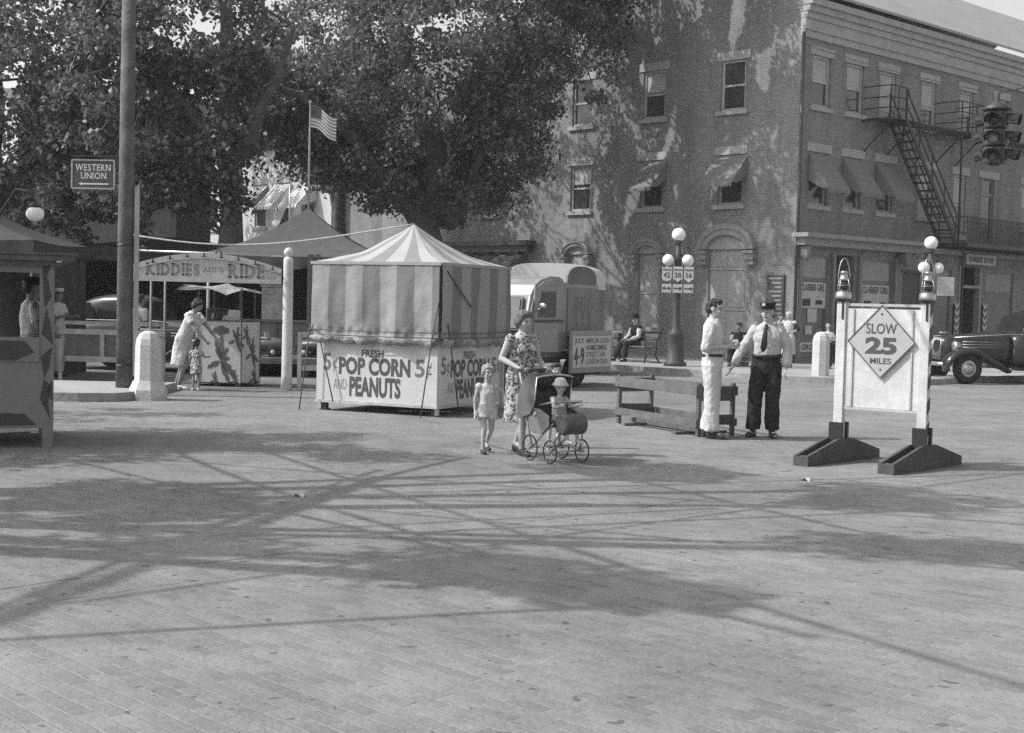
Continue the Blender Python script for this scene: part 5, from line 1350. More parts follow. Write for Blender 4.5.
for i in range(6):
    a, b = out[i], out[(i+1) % 6]
    m, A, d, n_ = wallpanel(a, b, .06, 1.22)
    wo = part('panel', m, bp, bs)
    L = (Vector((*b, 0))-Vector((*a, 0))).length
    MF = plane_frame(A, d)
    q = MB()
    if i == 0:
        flower(q, .44, .48, 1.15, 1, MF); cap_ = [(.44+.155*math.cos(t_/14*math.tau), 1.03+.085*math.sin(t_/14*math.tau)+.02*math.sin(t_*2.3)) for t_ in range(14)]
        q.prism([MF @ Vector((x, -.005, z)) for x, z in cap_], MF.to_3x3() @ Vector((0, .003, 0)))
        flower(q, .72, .86, .62, 2, MF); flower(q, .33, .12, .42, 3, MF); flower(q, .70, .12, .5, 4, MF)
    else:
        flower(q, L*.55, .62, .75, 5+i, MF); flower(q, L*.7, .15, .5, 15+i, MF); flower(q, L*.25, .95, .5, 25+i, MF)
    part('painted_flower', q, M_FLOW, wo)
    q = MB()
    for j in range(40): q.box(MF @ Vector((.0, -.008, .08+j*.029)), (.022, .022, .016))
    for j in range(int(L/.03)): q.box(MF @ Vector((j*.03, -.008, 1.21)), (.016, .022, .022)); q.box(MF @ Vector((j*.03, -.008, .07)), (.016, .022, .022))
    part('trim', q, M_BLACKP, bs)
q = MB(); q.prism([(x*.98, y*.98+.01, 1.14) for x, y in out], (0, 0, .03)); part('counter', q, M_WOOD, bs)
pp = MB()
for (x, y) in ((0, .02), (.81, .02), (.81, .86), (0.02, .86)): pp.box((x, y, 1.5), (.03, .03, .62))
part('post', pp, M_DKWOOD, bs)
cs = [Vector((-.36, -.25, 1.75)), Vector((.62, -.30, 1.68)), Vector((1.2, .7, 1.70)), Vector((-.32, 1.1, 1.78))]; ap = Vector((.42, .42, 1.90))
q = MB()
for i in range(4):
    a, b = cs[i], cs[(i+1) % 4]
    q.grid(lambda u, v: a.lerp(b, u).lerp(ap, v)-Vector((0, 0, .05*math.sin(math.pi*v)-.10*math.sin(math.pi*u)*(1-v))), 12, 6, thick=.008)
part('parasol', q, cloth('paper_parasol', .50, .05, .2), bs)
for (x, y, r_, h_, m, lab) in ((.20, .35, .06, .17, M_GLASS, 'tall dark jar on the painted stand counter'), (.36, .5, .05, .13, M_WHITEP, 'small white jar on the painted stand counter')):
    q = MB(); q.lathe([(r_, 0), (r_*1.05, h_*.7), (r_*.6, h_*.85), (r_*.65, h_)], (0, 0, 0), 14)
    o = q.build('jar', m); o.location = bs.location+Matrix.Rotation(R(-6), 3, 'Z') @ Vector((x, y, 1.172)); tag(o, lab, 'jar', 'goods on the painted stand')
q = MB(); q.prism([(.48, .12, 0), (.80, .12, 0), (.74, .12, .24), (.54, .12, .24)], (0, .02, 0)); o = q.build('price_card', M_PAPER if 'M_PAPER' in globals() else M_CREAM); o.location = bs.location+Vector((0, 0, 1.172)); o.rotation_euler = (0, 0, R(-6)); tag(o, 'pale card leaning on the painted stand counter', 'card', 'goods on the painted stand')
q = MB(); q.box((0, 0, .11), (.34, .3, .22), bevel=.02); q.box((0, 0, .24), (.38, .34, .03)); o = q.build('candy_machine', M_DSTEEL); o.location = bs.location+Vector((.22, .62, 1.172)); tag(o, 'dark square candy machine at the back of the painted stand', 'machine', 'goods on the painted stand')

# ---------------------------------------------------------------- toy car ride: platform, rail, toy cars
pl = empty('ride_platform', (-4.9, 31.2, 0), 0, 'low grey ride platform with a panelled back under the grey tent', 'platform')
q = MB(); q.span((-1.9, -2.2, .28), (1.75, 1.6, .40)); part('deck', q, M_WOOD, pl)
for x in (-1.8, -.6, .6, 1.65):
    for y in (-2.0, 1.4): l = MB(); l.box((x, y, .14), (.12, .12, .28)); part('leg', l, M_DKWOOD, pl)
q = MB(); q.span((-1.9, -.35, .40), (1.75, -.30, 1.12)); q.span((-1.9, -.40, 1.12), (1.75, -.26, 1.17)); bo = part('back_panel', q, mat('scenery_panel', .20, .7, .4, 1.5), pl)
q = MB()
for x in (-1.2, -.3, .55, 1.2): q.box((x, -.37, .76), (.03, .025, .68))
part('batten', q, M_WOOD, pl)
def toy_car(label, loc, rz, v):
    t = empty('toy_car', loc, rz, label, 'toy car', 'toy cars on the ride')
    m = mat('toy_paint_%d' % int(v*100), v, .35, .1, 5)
    b = MB(); b.tube([(-.48, 0, .22), (-.42, 0, .26), (-.1, 0, .27), (.3, 0, .25), (.44, 0, .23), (.47, 0, .22)], [(.12, .08), (.19, .13), (.22, .16), (.18, .13), (.14, .10), (.05, .04)], 14, axis=(0, 1, 0)); part('body', b, m, t)
    b = MB(); b.box((-.12, 0, .42), (.02, .34, .22), rot=Matrix.Rotation(R(14), 3, 'Y')); b.box((-.04, 0, .40), (.28, .36, .03)); part('windscreen', b, M_CREAM, t)
    for x in (-.30, .28):
        for y in (-.21, .21):
            w = MB(); w.torus((x, y, .115), .085, .032, 'Y', 20, 8); wo = part('wheel', w, M_RUBBER, t)
            w = MB(); w.ball((x, y*1.02, .115), (.055, .028, .055), 12); part('hub', w, M_WHITEP, wo)
    b = MB(); b.box((.50, 0, .16), (.02, .38, .04), bevel=.008); part('bumper', b, M_STEEL, t)
tp = D(262, 345, 29.6); toy_car('small grey toy car with a pale windscreen between painted stand and white post', (tp.x-.0, 29.6, .40), R(172), .13)
tp = D(308, 345, 29.8); toy_car('dark toy car seen through the white rail frame', (tp.x+.25, 29.8, .40), R(168), .08)
# white rail frame right of the arch post
rf = MB()
a = D(299, 388, 25.3); b = D(319, 388, 25.5)
rf.box((a.x, 25.3, .52), (.07, .06, 1.04)); rf.box((b.x+.6, 25.5, .52), (.07, .06, 1.04)); rf.bar((a.x+.036, 25.3, 1.0), (b.x+.56, 25.5, 1.0), .05, .09); rf.bar((a.x+.036, 25.3, .40), (b.x+.56, 25.5, .40), .05, .10)
tag(part('rail_frame', rf, M_CREAM, None), 'white wooden rail frame between round white post and popcorn stand', 'fence')
# clutter posts and a pale panel behind the ride
for (u, y, v1, w, lab) in ((309, 30.2, 255, .12, 'dark wooden post standing behind the white rail frame'),):
    p = D(u, 360, y); q = MB(); q.box((0, 0, 1.3), (w, w, 2.6)); q.box((.16, .02, 1.3), (.09, .09, 2.6)); o = q.build('ride_post', M_DKWOOD); o.location = (p.x, y, 0); tag(o, lab, 'post')
p = D(274, 300, 30.9); q = MB(); q.box((0, 0, .0), (.5, .03, .72)); q.box((0, -.02, .38), (.56, .05, .05)); q.box((.0, -.018, -.02), (.30, .01, .4)); o = q.build('painted_banner', mat('pale_scenery', .36, .8, .35, 4)); o.location = (p.x, 30.8, 1.17+.36); tag(o, 'pale painted banner standing on the ride panel behind the white post', 'banner')
# thin rail poles left of the stand
q = MB()
for u in (150, 164): 
    p = D(u, 380, 26.2); q.tube([(p.x, 26.2, 0), (p.x, 26.2, 1.95)], .022, 6)
a = D(140, 350, 26.2); b = D(184, 350, 26.2); q.tube([(a.x, 26.2, 1.0), (b.x, 26.2, 1.0)], .02, 6); q.tube([(a.x, 26.2, .12), (b.x, 26.2, .12)], .02, 6)
tag(part('pipe_rail', q, mat('dull_pipe', .2, .6, .2, 6), None), 'thin pale pipe railing left of the painted stand under the arch', 'railing')
# white panelled barricade in front of the sedan
bq = empty('panel_barricade', (-8.45, 26.3, 0), R(-3), 'white framed wooden barricade with dark panels in front of the dark sedan', 'barricade')
q = MB()
for x in (0, 1.95): q.bar((x, -.12, 0), (x-.06, .05, 1.10), .07, .07)
for z in (.42, .93): q.span((.0, -.03, z-.05), (1.95, .02, z+.05))
q.span((-.03, .03, 1.06), (1.98, .09, 1.13)); q.span((.72, -.025, .471), (.80, .015, .879)); q.span((1.32, -.025, .471), (1.40, .015, .879))
part('frame', q, mat('grimy_white_paint', .27, .7, .3, 4, .2), bq)
q = MB(); q.span((.03, -.005, .47), (1.92, .01, .88)); part('panel', q, mat('dark_board', .09, .8, .3, 6), bq)

# ---------------------------------------------------------------- ticket booth at the left edge
tb = empty('ticket_booth', (-4.93, 15.05, 0), R(20), 'tall ticket booth painted in jagged light and dark patches', 'booth')
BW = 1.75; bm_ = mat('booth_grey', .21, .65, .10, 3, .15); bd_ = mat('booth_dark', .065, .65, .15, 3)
q = MB()
q.span((-.15, 0, .20), (0, .05, 2.0)); q.span((-BW, 0, .20), (-.151, .05, .92)); q.span((-BW, -.02, .92), (-.151, .06, 1.18)); q.span((-BW, 0, 1.87), (-.151, .05, 2.0))
q.span((-BW, 0, 1.18), (-BW+.2, .05, 1.87))
q.span((-.05, .051, .20), (0, 1.6, 2.0)); q.span((-BW, 1.6, .20), (0, 1.65, 1.0)); q.span((-BW, .051, .2), (-BW+.05, 1.6, .9)); q.span((-BW, .051, .20), (-.051, 1.6, .25))
part('wall', q, bm_, tb)
q = MB(); q.span((-BW-.12, -.16, 2.0), (.20, 1.8, 2.06)); q.span((-BW-.05, -.09, 1.95), (.06, -.02, 1.999)); q.span((-BW-.15, -.19, 2.061), (.23, 1.83, 2.09)); part('roof', q, M_WOOD, tb)
for (x, y) in ((-.06, .04), (-BW+.06, .04), (-.06, 1.58), (-BW+.06, 1.58)):
    l = MB(); l.box((x, y, .1), (.11, .1, .2)); part('leg', l, bm_, tb)
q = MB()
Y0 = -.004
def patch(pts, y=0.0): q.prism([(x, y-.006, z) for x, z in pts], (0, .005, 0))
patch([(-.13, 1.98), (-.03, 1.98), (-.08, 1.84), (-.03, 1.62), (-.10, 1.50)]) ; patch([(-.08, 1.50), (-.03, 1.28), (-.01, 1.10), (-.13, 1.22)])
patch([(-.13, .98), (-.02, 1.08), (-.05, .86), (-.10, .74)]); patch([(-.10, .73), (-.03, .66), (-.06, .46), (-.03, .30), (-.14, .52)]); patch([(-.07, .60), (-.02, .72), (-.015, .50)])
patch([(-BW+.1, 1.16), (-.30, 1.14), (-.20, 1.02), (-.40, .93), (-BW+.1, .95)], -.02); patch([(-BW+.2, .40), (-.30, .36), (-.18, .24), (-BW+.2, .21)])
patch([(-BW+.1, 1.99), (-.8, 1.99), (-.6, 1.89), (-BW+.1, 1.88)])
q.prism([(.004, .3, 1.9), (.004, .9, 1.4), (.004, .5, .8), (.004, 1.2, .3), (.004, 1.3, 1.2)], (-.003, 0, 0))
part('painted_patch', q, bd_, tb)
q = MB(); q.tube([(-.9, -.03, .20), (-.7, -.03, .14), (-.25, -.03, .16), (-.12, -.03, .08)], .012, 6); part('bracket', q, M_DSTEEL, tb)
# hanging lamps
def hang_lamp(label, p, r, arm):
    t = empty('hanging_lamp', p, 0, label, 'lamp')
    q = MB(); q.ball((0, 0, 0), (r*1.05, r*1.05, r*.9), 18); part('globe', q, M_GLOBE, t)
    q = MB(); q.lathe([(r*.55, r*.75), (r*.5, r*1.2), (r*.25, r*1.4)], (0, 0, 0), 14)
    q.tube(arm, .018, 7); part('arm', q, M_DSTEEL, t)
p = D(35, 214, 14.95); hang_lamp('round white lamp globe over the ticket booth roof', p, .09, [(0, 0, .12), (-.05, 0, .24), (-.22, .05, .26), (-.45, .2, .0), (-.6, .3, 2.09-p.z)])
p = D(59, 260, 14.95); hang_lamp('small white bulb under the ticket booth eave', p, .035, [(0, 0, .04), (0, .0, .07), (-.04, .05, 1.99-p.z)])

# ---------------------------------------------------------------- utility pole, telegraph sign, bollards
UP = place(124, 387.5, .12)
up = empty('utility_pole', UP, 0, 'tall weathered utility pole carrying the telegraph sign', 'utility pole')
q = MB(); q.tube([(0, 0, -.1), (0, 0, 3), (.02, 0, 8.5)], [.135, .125, .10], 18); part('pole', q, mat('pole_wood', .11, .9, .45, 3, .8, 16), up)
q = MB()
for z in (.35, 2.32): q.lathe([(.137, z), (.139, z+.03)], (0, 0, 0), 18)
part('band', q, M_DSTEEL, up)
q = MB(); q.box((.19, -.03, 1.75), (.07, .05, 3.1)); part('conduit', q, mat('pale_conduit', .36, .7, .2, 3), up)
q = MB(); q.bar((-1.1, 0, 8.1), (1.1, 0, 8.1), .1, .12); part('crossarm', q, M_DKWOOD, up)
sgn = empty('telegraph_sign', (UP[0]-.18, UP[1]-.02, 3.34), R(-4), 'dark hanging telegraph office sign with an arrow on the utility pole', 'sign')
q = MB(); q.box((-.36, 0, .26), (.70, .04, .47)); bo = part('board', q, mat('sign_enamel', .07, .4, .15, 4), sgn)
q = MB()
for (a, b) in (((-.72, -.02), (0, .02)),):
    for z in (.03, .49): q.span((-.72, -.028, z-.01), (0, .028, z+.012))
    for x in (-.715, -.005): q.span((x-.012, -.027, .041), (x+.012, .027, .479))
part('frame', q, M_STEEL, sgn)
q = MB(); MS = Matrix.Translation((0, -.02, 0))
put_text(q, 'WESTERN', (-.66, .315, -.06, .425), MS, .01, serif=True); put_text(q, 'UNION', (-.57, .185, -.13, .29), MS, .01, serif=True)
q.prism([(-.60, -.024, .105), (-.54, -.024, .135), (-.54, -.024, .117), (-.10, -.024, .117), (-.10, -.024, .093), (-.54, -.024, .093), (-.54, -.024, .075)], (0, .004, 0))
part('lettering', q, mat('sign_white', .6, .5, .05), sgn)
q = MB(); q.bar((-.74, 0, .56), (.16, 0, .56), .03, .03); q.bar((-.68, 0, .5), (-.68, 0, .56), .015, .015); q.bar((-.06, 0, .5), (-.06, 0, .56), .015, .015); q.box((.06, 0, .45), (.10, .05, .14)); part('bracket', q, M_IRON if 'M_IRON' in globals() else M_DSTEEL, sgn)
def bollard(label, p, k=1.0):
    t = empty('bollard', p, R(22), label, 'bollard', 'concrete bollards')
    m = mat('cast_concrete', .50, .85, .12, 4, .4, 20)
    q = MB(); q.lathe([(.30*k, 0), (.30*k, .16), (.235*k, .30), (.225*k, .302)], (0, 0, 0), 8)
    for f_ in q.bm.faces: f_.smooth = False
    part('base', q, m, t)
    q = MB(); q.lathe([(.215*k, .302), (.205*k, .86), (.19*k, .96), (.14*k, 1.045), (.07*k, 1.085), (.02, 1.09)], (0, 0, 0), 8)
    for f_ in q.bm.faces: f_.smooth = False
    part('shaft', q, m, t)
bollard('pale octagonal concrete bollard on a block base beside the utility pole', place(148, 399.5))
p = place(820, 381); 
def bollard2():
    t = empty('bollard', p, R(22), 'slim octagonal concrete bollard at the pavement corner behind the policeman', 'bollard', 'concrete bollards')
    q = MB(); q.lathe([(.205, 0), (.20, .95), (.175, 1.06), (.12, 1.13), (.02, 1.16)], (0, 0, 0), 8)
    for f_ in q.bm.faces: f_.smooth = False
    part('shaft', q, mat('cast_concrete', .5), t)
bollard2()
# ================================================================ VEHICLES
def wheel_part(parent, x, y, r, w=.13, hub=M_STEEL, side=1):
    q = MB()
    prof = [(r*.55, -w/2), (r*.9, -w/2), (r, -w*.25), (r, w*.25), (r*.9, w/2), (r*.55, w/2), (r*.5, w*.3)]
    q.lathe(prof, (x, y, r), 28, rot=Matrix.Rotation(R(90), 3, 'X')); o = part('wheel', q, M_RUBBER, parent)
    q = MB(); q.lathe([(r*.60, w*.3), (r*.58, w*.48), (r*.45, w*.40), (r*.36, w*.42), (r*.33, w*.62), (r*.15, w*.78), (.005, w*.8)], (x, y, r), 24, rot=Matrix.Rotation(R(90*side), 3, 'X')); part('rim', q, hub, o)
M_CARGLASS = mat('car_glass', .02, .12, .2, 2, spec=.4)
def sedan(label, loc, rz, v, group=None):
    """rounded 1930s sedan, nose along -x, its side towards -y"""
    t = empty('sedan', loc, rz, label, 'car', group)
    m = mat('car_paint_%d' % int(v*1000), v, .22, .15, 3, spec=.6)
    def shell(prof, name, mm, seg=22, par=t):
        """prof: (x, half width, z bottom, z top, squareness)"""
        q = MB(); rings = []
        for (x, hw, zb, zt, sq) in prof:
            ring = []
            for k_ in range(seg):
                a = math.tau*k_/seg; c_, s_ = math.cos(a), math.sin(a)
                yy = math.copysign(abs(c_)**sq, c_)*hw; zz = (zb+zt)/2+math.copysign(abs(s_)**sq, s_)*(zt-zb)/2
                ring.append(q.bm.verts.new((x, yy, zz)))
            rings.append(ring)
        for A, B in zip(rings, rings[1:]):
            for k_ in range(seg):
                f_ = q._f([A[k_], A[(k_+1) % seg], B[(k_+1) % seg], B[k_]]); f_.smooth = True
        q._f(list(reversed(rings[0]))); q._f(rings[-1])
        me = q.to_mesh(name); o = mesh_obj(name, me, mm, par)
        md = o.modifiers.new('s', 'SUBSURF'); md.levels = md.render_levels = 1
        return o
    shell([(-2.18, .20, .55, .95, .7), (-2.10, .30, .42, 1.03, .6), (-1.5, .38, .42, 1.08, .55), (-.75, .52, .40, 1.13, .5), (-.6, .60, .40, 1.12, .5)], 'hood', m)
    b = shell([(-.70, .58, .36, 1.10, .45), (-.5, .72, .34, 1.12, .42), (.6, .76, .34, 1.12, .42), (1.4, .70, .36, 1.10, .48), (1.95, .56, .42, 1.02, .6), (2.2, .36, .5, .85, .7)], 'body', m)
    shell([(-.47, .58, 1.0, 1.12, .5), (-.30, .60, 1.0, 1.42, .5), (-.05, .63, 1.0, 1.62, .5), (.4, .65, 1.0, 1.68, .5), (1.0, .63, 1.0, 1.63, .52), (1.5, .54, 1.0, 1.42, .6), (1.9, .40, .95, 1.12, .7)], 'cabin', m)
    for s_ in (-1, 1):
        for (xc, nm) in ((-1.8, 'fender'), (1.42, 'fender')):
            pts, rr = [], []
            for i in range(13):
                a = R(196-i*(190/12)); ln = 1.0
                x = xc+math.cos(a)*.50; z = .36+math.sin(a)*.34
                if xc < 0 and i > 8: x = xc+.35+(i-8)*.16; z = .58-(i-8)*.075
                if xc > 0 and i < 4: x = xc-.40-(4-i)*.08
                pts.append((x, s_*.66, z)); rr.append((.19, .085) if 1 < i < 11 else (.15, .05))
            q = MB(); q.tube(pts, rr, 12, axis=(0, 1, 0)); me = q.to_mesh('fender'); mesh_obj('fender', me, m, t)
        q = MB(); q.span((-.62, s_*.62-.12, .30), (.95, s_*.62+.14, .35)); part('running_board', q, M_BLACKP, t)
        q = MB(); q.lathe([(.02, .14), (.09, .06), (.115, -.03), (.118, -.06), (.03, -.075)], (-1.98, s_*.52, .80), 18, rot=Matrix.Rotation(R(-90), 3, 'Y') @ Matrix.Rotation(math.pi, 3, 'X')); part('headlight', q, M_STEEL, t)
        # windows sit proud of the cabin side
        for (x0, x1, z0, z1) in ((-.24, .18, 1.12, 1.50), (.25, .82, 1.12, 1.52), (.90, 1.28, 1.13, 1.45)):
            q = MB(); yy = s_*.655
            q.prism([(x0, yy, z0), (x1, yy, z0), (x1-.03, yy-s_*.075, z1), (x0+(.14 if x0 < 0 else .02), yy-s_*.075, z1)], (0, s_*.012, 0)); part('window', q, M_CARGLASS, t)
        q = MB(); q.tube([(-2.0, s_*.46, .99), (-.7, s_*.655, 1.09), (1.3, s_*.72, 1.08)], .010, 6); part('trim', q, M_STEEL, t)
        q = MB()
        for z in (.78, .84, .90): q.tube([(-1.75, s_*.365, z), (-.95, s_*.50, z)], .008, 5)
        part('louvre', q, M_STEEL, t)
        q = MB(); q.tube([(.2, s_*.765, .98), (.30, s_*.775, .98)], .012, 6); part('handle', q, M_STEEL, t)
        wheel_part(t, -1.8, s_*.68, .33, .15, M_STEEL, 1 if s_ < 0 else -1); wheel_part(t, 1.42, s_*.68, .33, .15, M_STEEL, 1 if s_ < 0 else -1)
    q = MB(); q.prism([(-.40, -.5, 1.14), (-.40, .5, 1.14), (-.24, .46, 1.47), (-.24, -.46, 1.47)], (-.04, 0, .03)); part('windscreen', q, M_CARGLASS, t)
    q = MB(); q.prism([(1.66, -.3, 1.22), (1.66, .3, 1.22), (1.50, .27, 1.42), (1.50, -.27, 1.42)], (.05, 0, .05)); part('rear_window', q, M_CARGLASS, t)
    q = MB()
    for i in range(11): q.tube([(-2.17, -.17+i*.034, .50), (-2.15, -.17+i*.034, .98)], .009, 5)
    part('grille', q, M_STEEL, t)
    for (x, w_) in ((-2.36, .80), (2.42, .80)):
        q = MB(); q.tube([(x*.96, -w_, .42), (x, -.4, .42), (x, .4, .42), (x*.96, w_, .42)], (.045), 8); q.bar((x, .3, .42), (x*.85, .3, .42), .04, .04); q.bar((x, -.3, .42), (x*.85, -.3, .42), .04, .04); part('bumper', q, M_STEEL, t)
    q = MB(); q.ball((-2.0, 0, 1.08), (.12, .015, .03), 8); part('ornament', q, M_STEEL, t)
    return t
    return t
pc = place(957, 383)
sedan('dark rounded sedan parked nose left at the right edge by the barber shop', (pc[0]+1.9, pc[1]+.8, 0), R(12), .022).scale = (1.1, 1.1, 1.1)
p = D(120, 340, 30.3)
sedan('dark sedan parked in shade behind the panelled barricade and utility pole', (-8.0, 30.6, 0), R(160), .06)

# ---------------------------------------------------------------- sound truck with the homecoming sign
TD = Vector((.60, .80, 0)); TRZ = math.atan2(TD.y, TD.x)
tr0 = Vector((1.05, 27.7, 0))
tk = empty('truck', tr0, TRZ, 'small boxy sound truck carrying a homecoming sign board on its side', 'truck')
# local: x towards the rear, -y towards the viewer's side
TP = mat('truck_paint', .23, .4, .15, 2, spec=.5); TP2 = mat('truck_dark_paint', .08, .4, .2, 3, spec=.5); TPL = mat('truck_light_paint', .27, .45, .12, 2)
q = MB()
q.box((.61, .80, 1.43), (1.29, 1.5, 1.34), bevel=.09)                # rear box
part('box_body', q, TP, tk)
cabm = MB()
prof = [(-1.28, .95), (-1.22, 1.10), (-1.06, 1.82), (-.92, 2.02), (-.72, 2.13), (-.40, 2.20), (-.10, 2.19), (.02, 2.14), (.02, .62), (-1.28, .62)]
cabm.prism([(x, .06, z) for x, z in prof], (0, 1.46, 0))
bmesh.ops.bevel(cabm.bm, geom=[e_ for e_ in cabm.bm.edges if abs(e_.verts[0].co.y-e_.verts[1].co.y) < 1e-5], offset=.05, segments=3, affect='EDGES', clamp_overlap=True)
part('cab', cabm, TP, tk)
q = MB(); q.tube([(-1.25, .78, .92), (-1.7, .78, .95), (-2.25, .78, .88), (-2.35, .78, .85)], [(.52, .30), (.48, .29), (.38, .26), (.3, .2)], 18, axis=(0, 1, 0)); part('hood', q, TPL, tk)
q = MB()
for s_, y in ((0, .12), (1, 1.48)):
    q.tube([(-2.4, y, .35), (-2.2, y, .62), (-1.85, y, .76), (-1.5, y, .66), (-1.2, y, .40)], [(.14, .04), (.17, .05), (.17, .05), (.16, .05), (.12, .04)], 10, axis=(0, 1, 0))
part('fender', q, TP2, tk)
q = MB(); q.box((.3, .8, .62), (3.0, 1.0, .14)); q.span((-1.25, .1, .50), (-.03, 1.5, .62)); part('chassis', q, M_BLACKP, tk)
d = MB(); d.span((-1.02, .035, .68), (-.20, .058, 2.0)); do = part('door', d, TPL, tk)
bw = MB(); bw.prism([(-.92, .025, 1.40), (-.32, .025, 1.40), (-.32, .025, 1.90), (-.80, .025, 1.90)], (0, .008, 0)); part('window', bw, M_GLASS, do)
q = MB(); q.span((-1.0, .015, 1.30), (-.05, .033, 1.35)); q.span((-1.0, .015, .66), (-.05, .033, .72)); part('trim', q, M_DSTEEL, do)
q = MB(); q.tube([(-.36, .03, 1.22), (-.26, .02, 1.22)], .014, 6); part('handle', q, M_STEEL, do)
q = MB(); q.ball((-.95, -.10, 1.62), (.03, .09, .06), 10); q.tube([(-.95, -.08, 1.6), (-.98, .04, 1.5)], .012, 5); part('mirror', q, M_STEEL, tk)
q = MB(); q.prism([(-1.25, .2, 1.13), (-1.25, 1.4, 1.13), (-1.10, 1.36, 1.78), (-1.10, .24, 1.78)], (-.03, 0, .01)); part('windscreen', q, TP2, tk)
q = MB(); q.bar((-1.275, .085, 1.12), (-1.115, .085, 1.80), .04, .04); part('pillar', q, M_WHITEP, tk)  # white paint stands in for sunlight catching this edge of the cab
q = MB(); q.prism([(-1.285, .24, 1.18), (-1.285, 1.36, 1.18), (-1.15, 1.32, 1.74), (-1.15, .28, 1.74)], (-.012, 0, .004)); part('pane', q, mat('windscreen_glass', .11, .25, .3, 1.5, spec=.5), tk)
q = MB(); q.span((.08, .022, 1.02), (1.17, .046, 1.98)); po = part('side_panel', q, mat('side_panel_paint', .20, .6, .1, 3), tk)
q = MB()                                                             # a faded painted device: three plain scroll shapes
for i, x in enumerate((.38, .62, .86)):
    q.prism([(x-.10, .017, 1.15), (x-.03, .017, 1.35), (x-.10, .017, 1.62), (x-.06, .017, 1.86), (x, .017, 1.76), (x+.06, .017, 1.86), (x+.10, .017, 1.62), (x+.03, .017, 1.35), (x+.10, .017, 1.15), (x, .017, 1.27)], (0, .004, 0))
part('painted_device', q, mat('faded_device', .165, .7, .35, 9), po)
q = MB(); pts = [(.10, .06, 2.06)]+[(.62-math.cos(i/12*math.pi)*.52, .06, 2.09+math.sin(i/12*math.pi)**.6*.34) for i in range(13)]+[(1.14, .06, 2.06)]
q.prism(pts, (0, .05, 0)); ro = part('roof_board', q, mat('roof_board_paint', .13, .6, .25, 4), tk)
sb = MB(); sb.box((.70, -.13, .72), (1.46, .05, .84)); so = part('sign_board', sb, mat('sign_frame_paint', .28, .6, .1, 3), tk)
q = MB(); q.box((.72, -.158, .72), (1.36, .006, .62)); part('poster', q, mat('poster_white', .52, .7, .06, 3), so)
MT = Matrix.Translation((0, -.161, 0)); q = MB()
put_text(q, 'JULY', (.08, .86, .42, 1.00), MT, .03); put_text(q, '4', (.07, .46, .21, .82), MT, .05); put_text(q, '9', (.30, .46, .43, .82), MT, .05); q.span((.225, -.1635, .60), (.28, -.1625, .645))
put_text(q, 'AMERICAN LEGION', (.47, .89, 1.33, 1.0), MT, .015); put_text(q, 'HOMECOMING', (.50, .75, 1.24, .86), MT, .03); put_text(q, 'STREET FAIR', (.50, .61, 1.20, .72), MT, .01); put_text(q, 'LONDON OHIO', (.50, .47, 1.28, .58), MT, .01)
part('lettering', q, M_LETTER, so)
q = MB(); q.bar((.2, -.11, .72), (.2, .1, .8), .05, .05); q.bar((1.2, -.11, .72), (1.2, .1, .8), .05, .05); part('bracket', q, M_DSTEEL, tk)
for y, s_ in ((.16, 1), (1.44, -1)):
    for x in (.55, -1.85): wheel_part(tk, x, y, .32, .17, M_DSTEEL, s_)
# ---------------------------------------------------------------- white topped house trailer behind it
tl_ = empty('house_trailer', (-.22, 33.4, 0), R(-14), 'pale house trailer with a rounded white roof behind the sound truck', 'trailer')
q = MB(); pts = []
for i in range(15):
    a = math.pi-i/14*math.pi; c_, s_ = math.cos(a), math.sin(a)
    pts.append((1.06+math.copysign(abs(c_)**.55, c_)*1.08, 0, 2.12+abs(s_)**.6*.50))
q.prism(pts+[(2.14, 0, 2.02), (-.02, 0, 2.02)], (0, 1.7, 0))
bmesh.ops.bevel(q.bm, geom=[e_ for e_ in q.bm.edges if abs(e_.verts[0].co.y-e_.verts[1].co.y) < 1e-5], offset=.06, segments=2, affect='EDGES')
part('roof', q, mat('white_roof_paint', .56, .5, .05, 2), tl_)
q = MB(); q.span((.0, .03, .45), (2.12, 1.67, 2.015)); part('body', q, mat('trailer_paint', .15, .45, .1, 2), tl_)
q = MB(); q.span((-.01, -.0, 1.96), (2.13, .029, 2.06)); q.span((-.01, -.0, 1.22), (2.13, .029, 1.28)); q.span((.0, -.0, .5), (2.12, .029, .56)); part('moulding', q, TP2, tl_)
for (x0, x1) in ((.15, 1.0), (1.12, 1.95)):
    q = MB(); q.span((x0, .005, 1.36), (x1, .028, 1.90)); wo = part('window', q, TPL, tl_)
    q = MB(); q.span((x0+.05, -.004, 1.40), (x1-.05, .004, 1.86)); part('pane', q, mat('grey_blind', .22, .3, .1, 2, spec=.5), wo)
for x in (.02, 2.1):
    wheel_t = MB(); wheel_t.lathe([(.15, -.08), (.32, -.08), (.34, 0), (.32, .08), (.15, .08)], (x, 1.0, .34), 22, rot=Matrix.Rotation(R(90), 3, 'Y')); part('wheel', wheel_t, M_RUBBER, tl_)
for x in (.4, 1.7): q = MB(); q.box((x, .3, .22), (.12, .12, .46)); part('leg', q, M_DKWOOD, tl_)

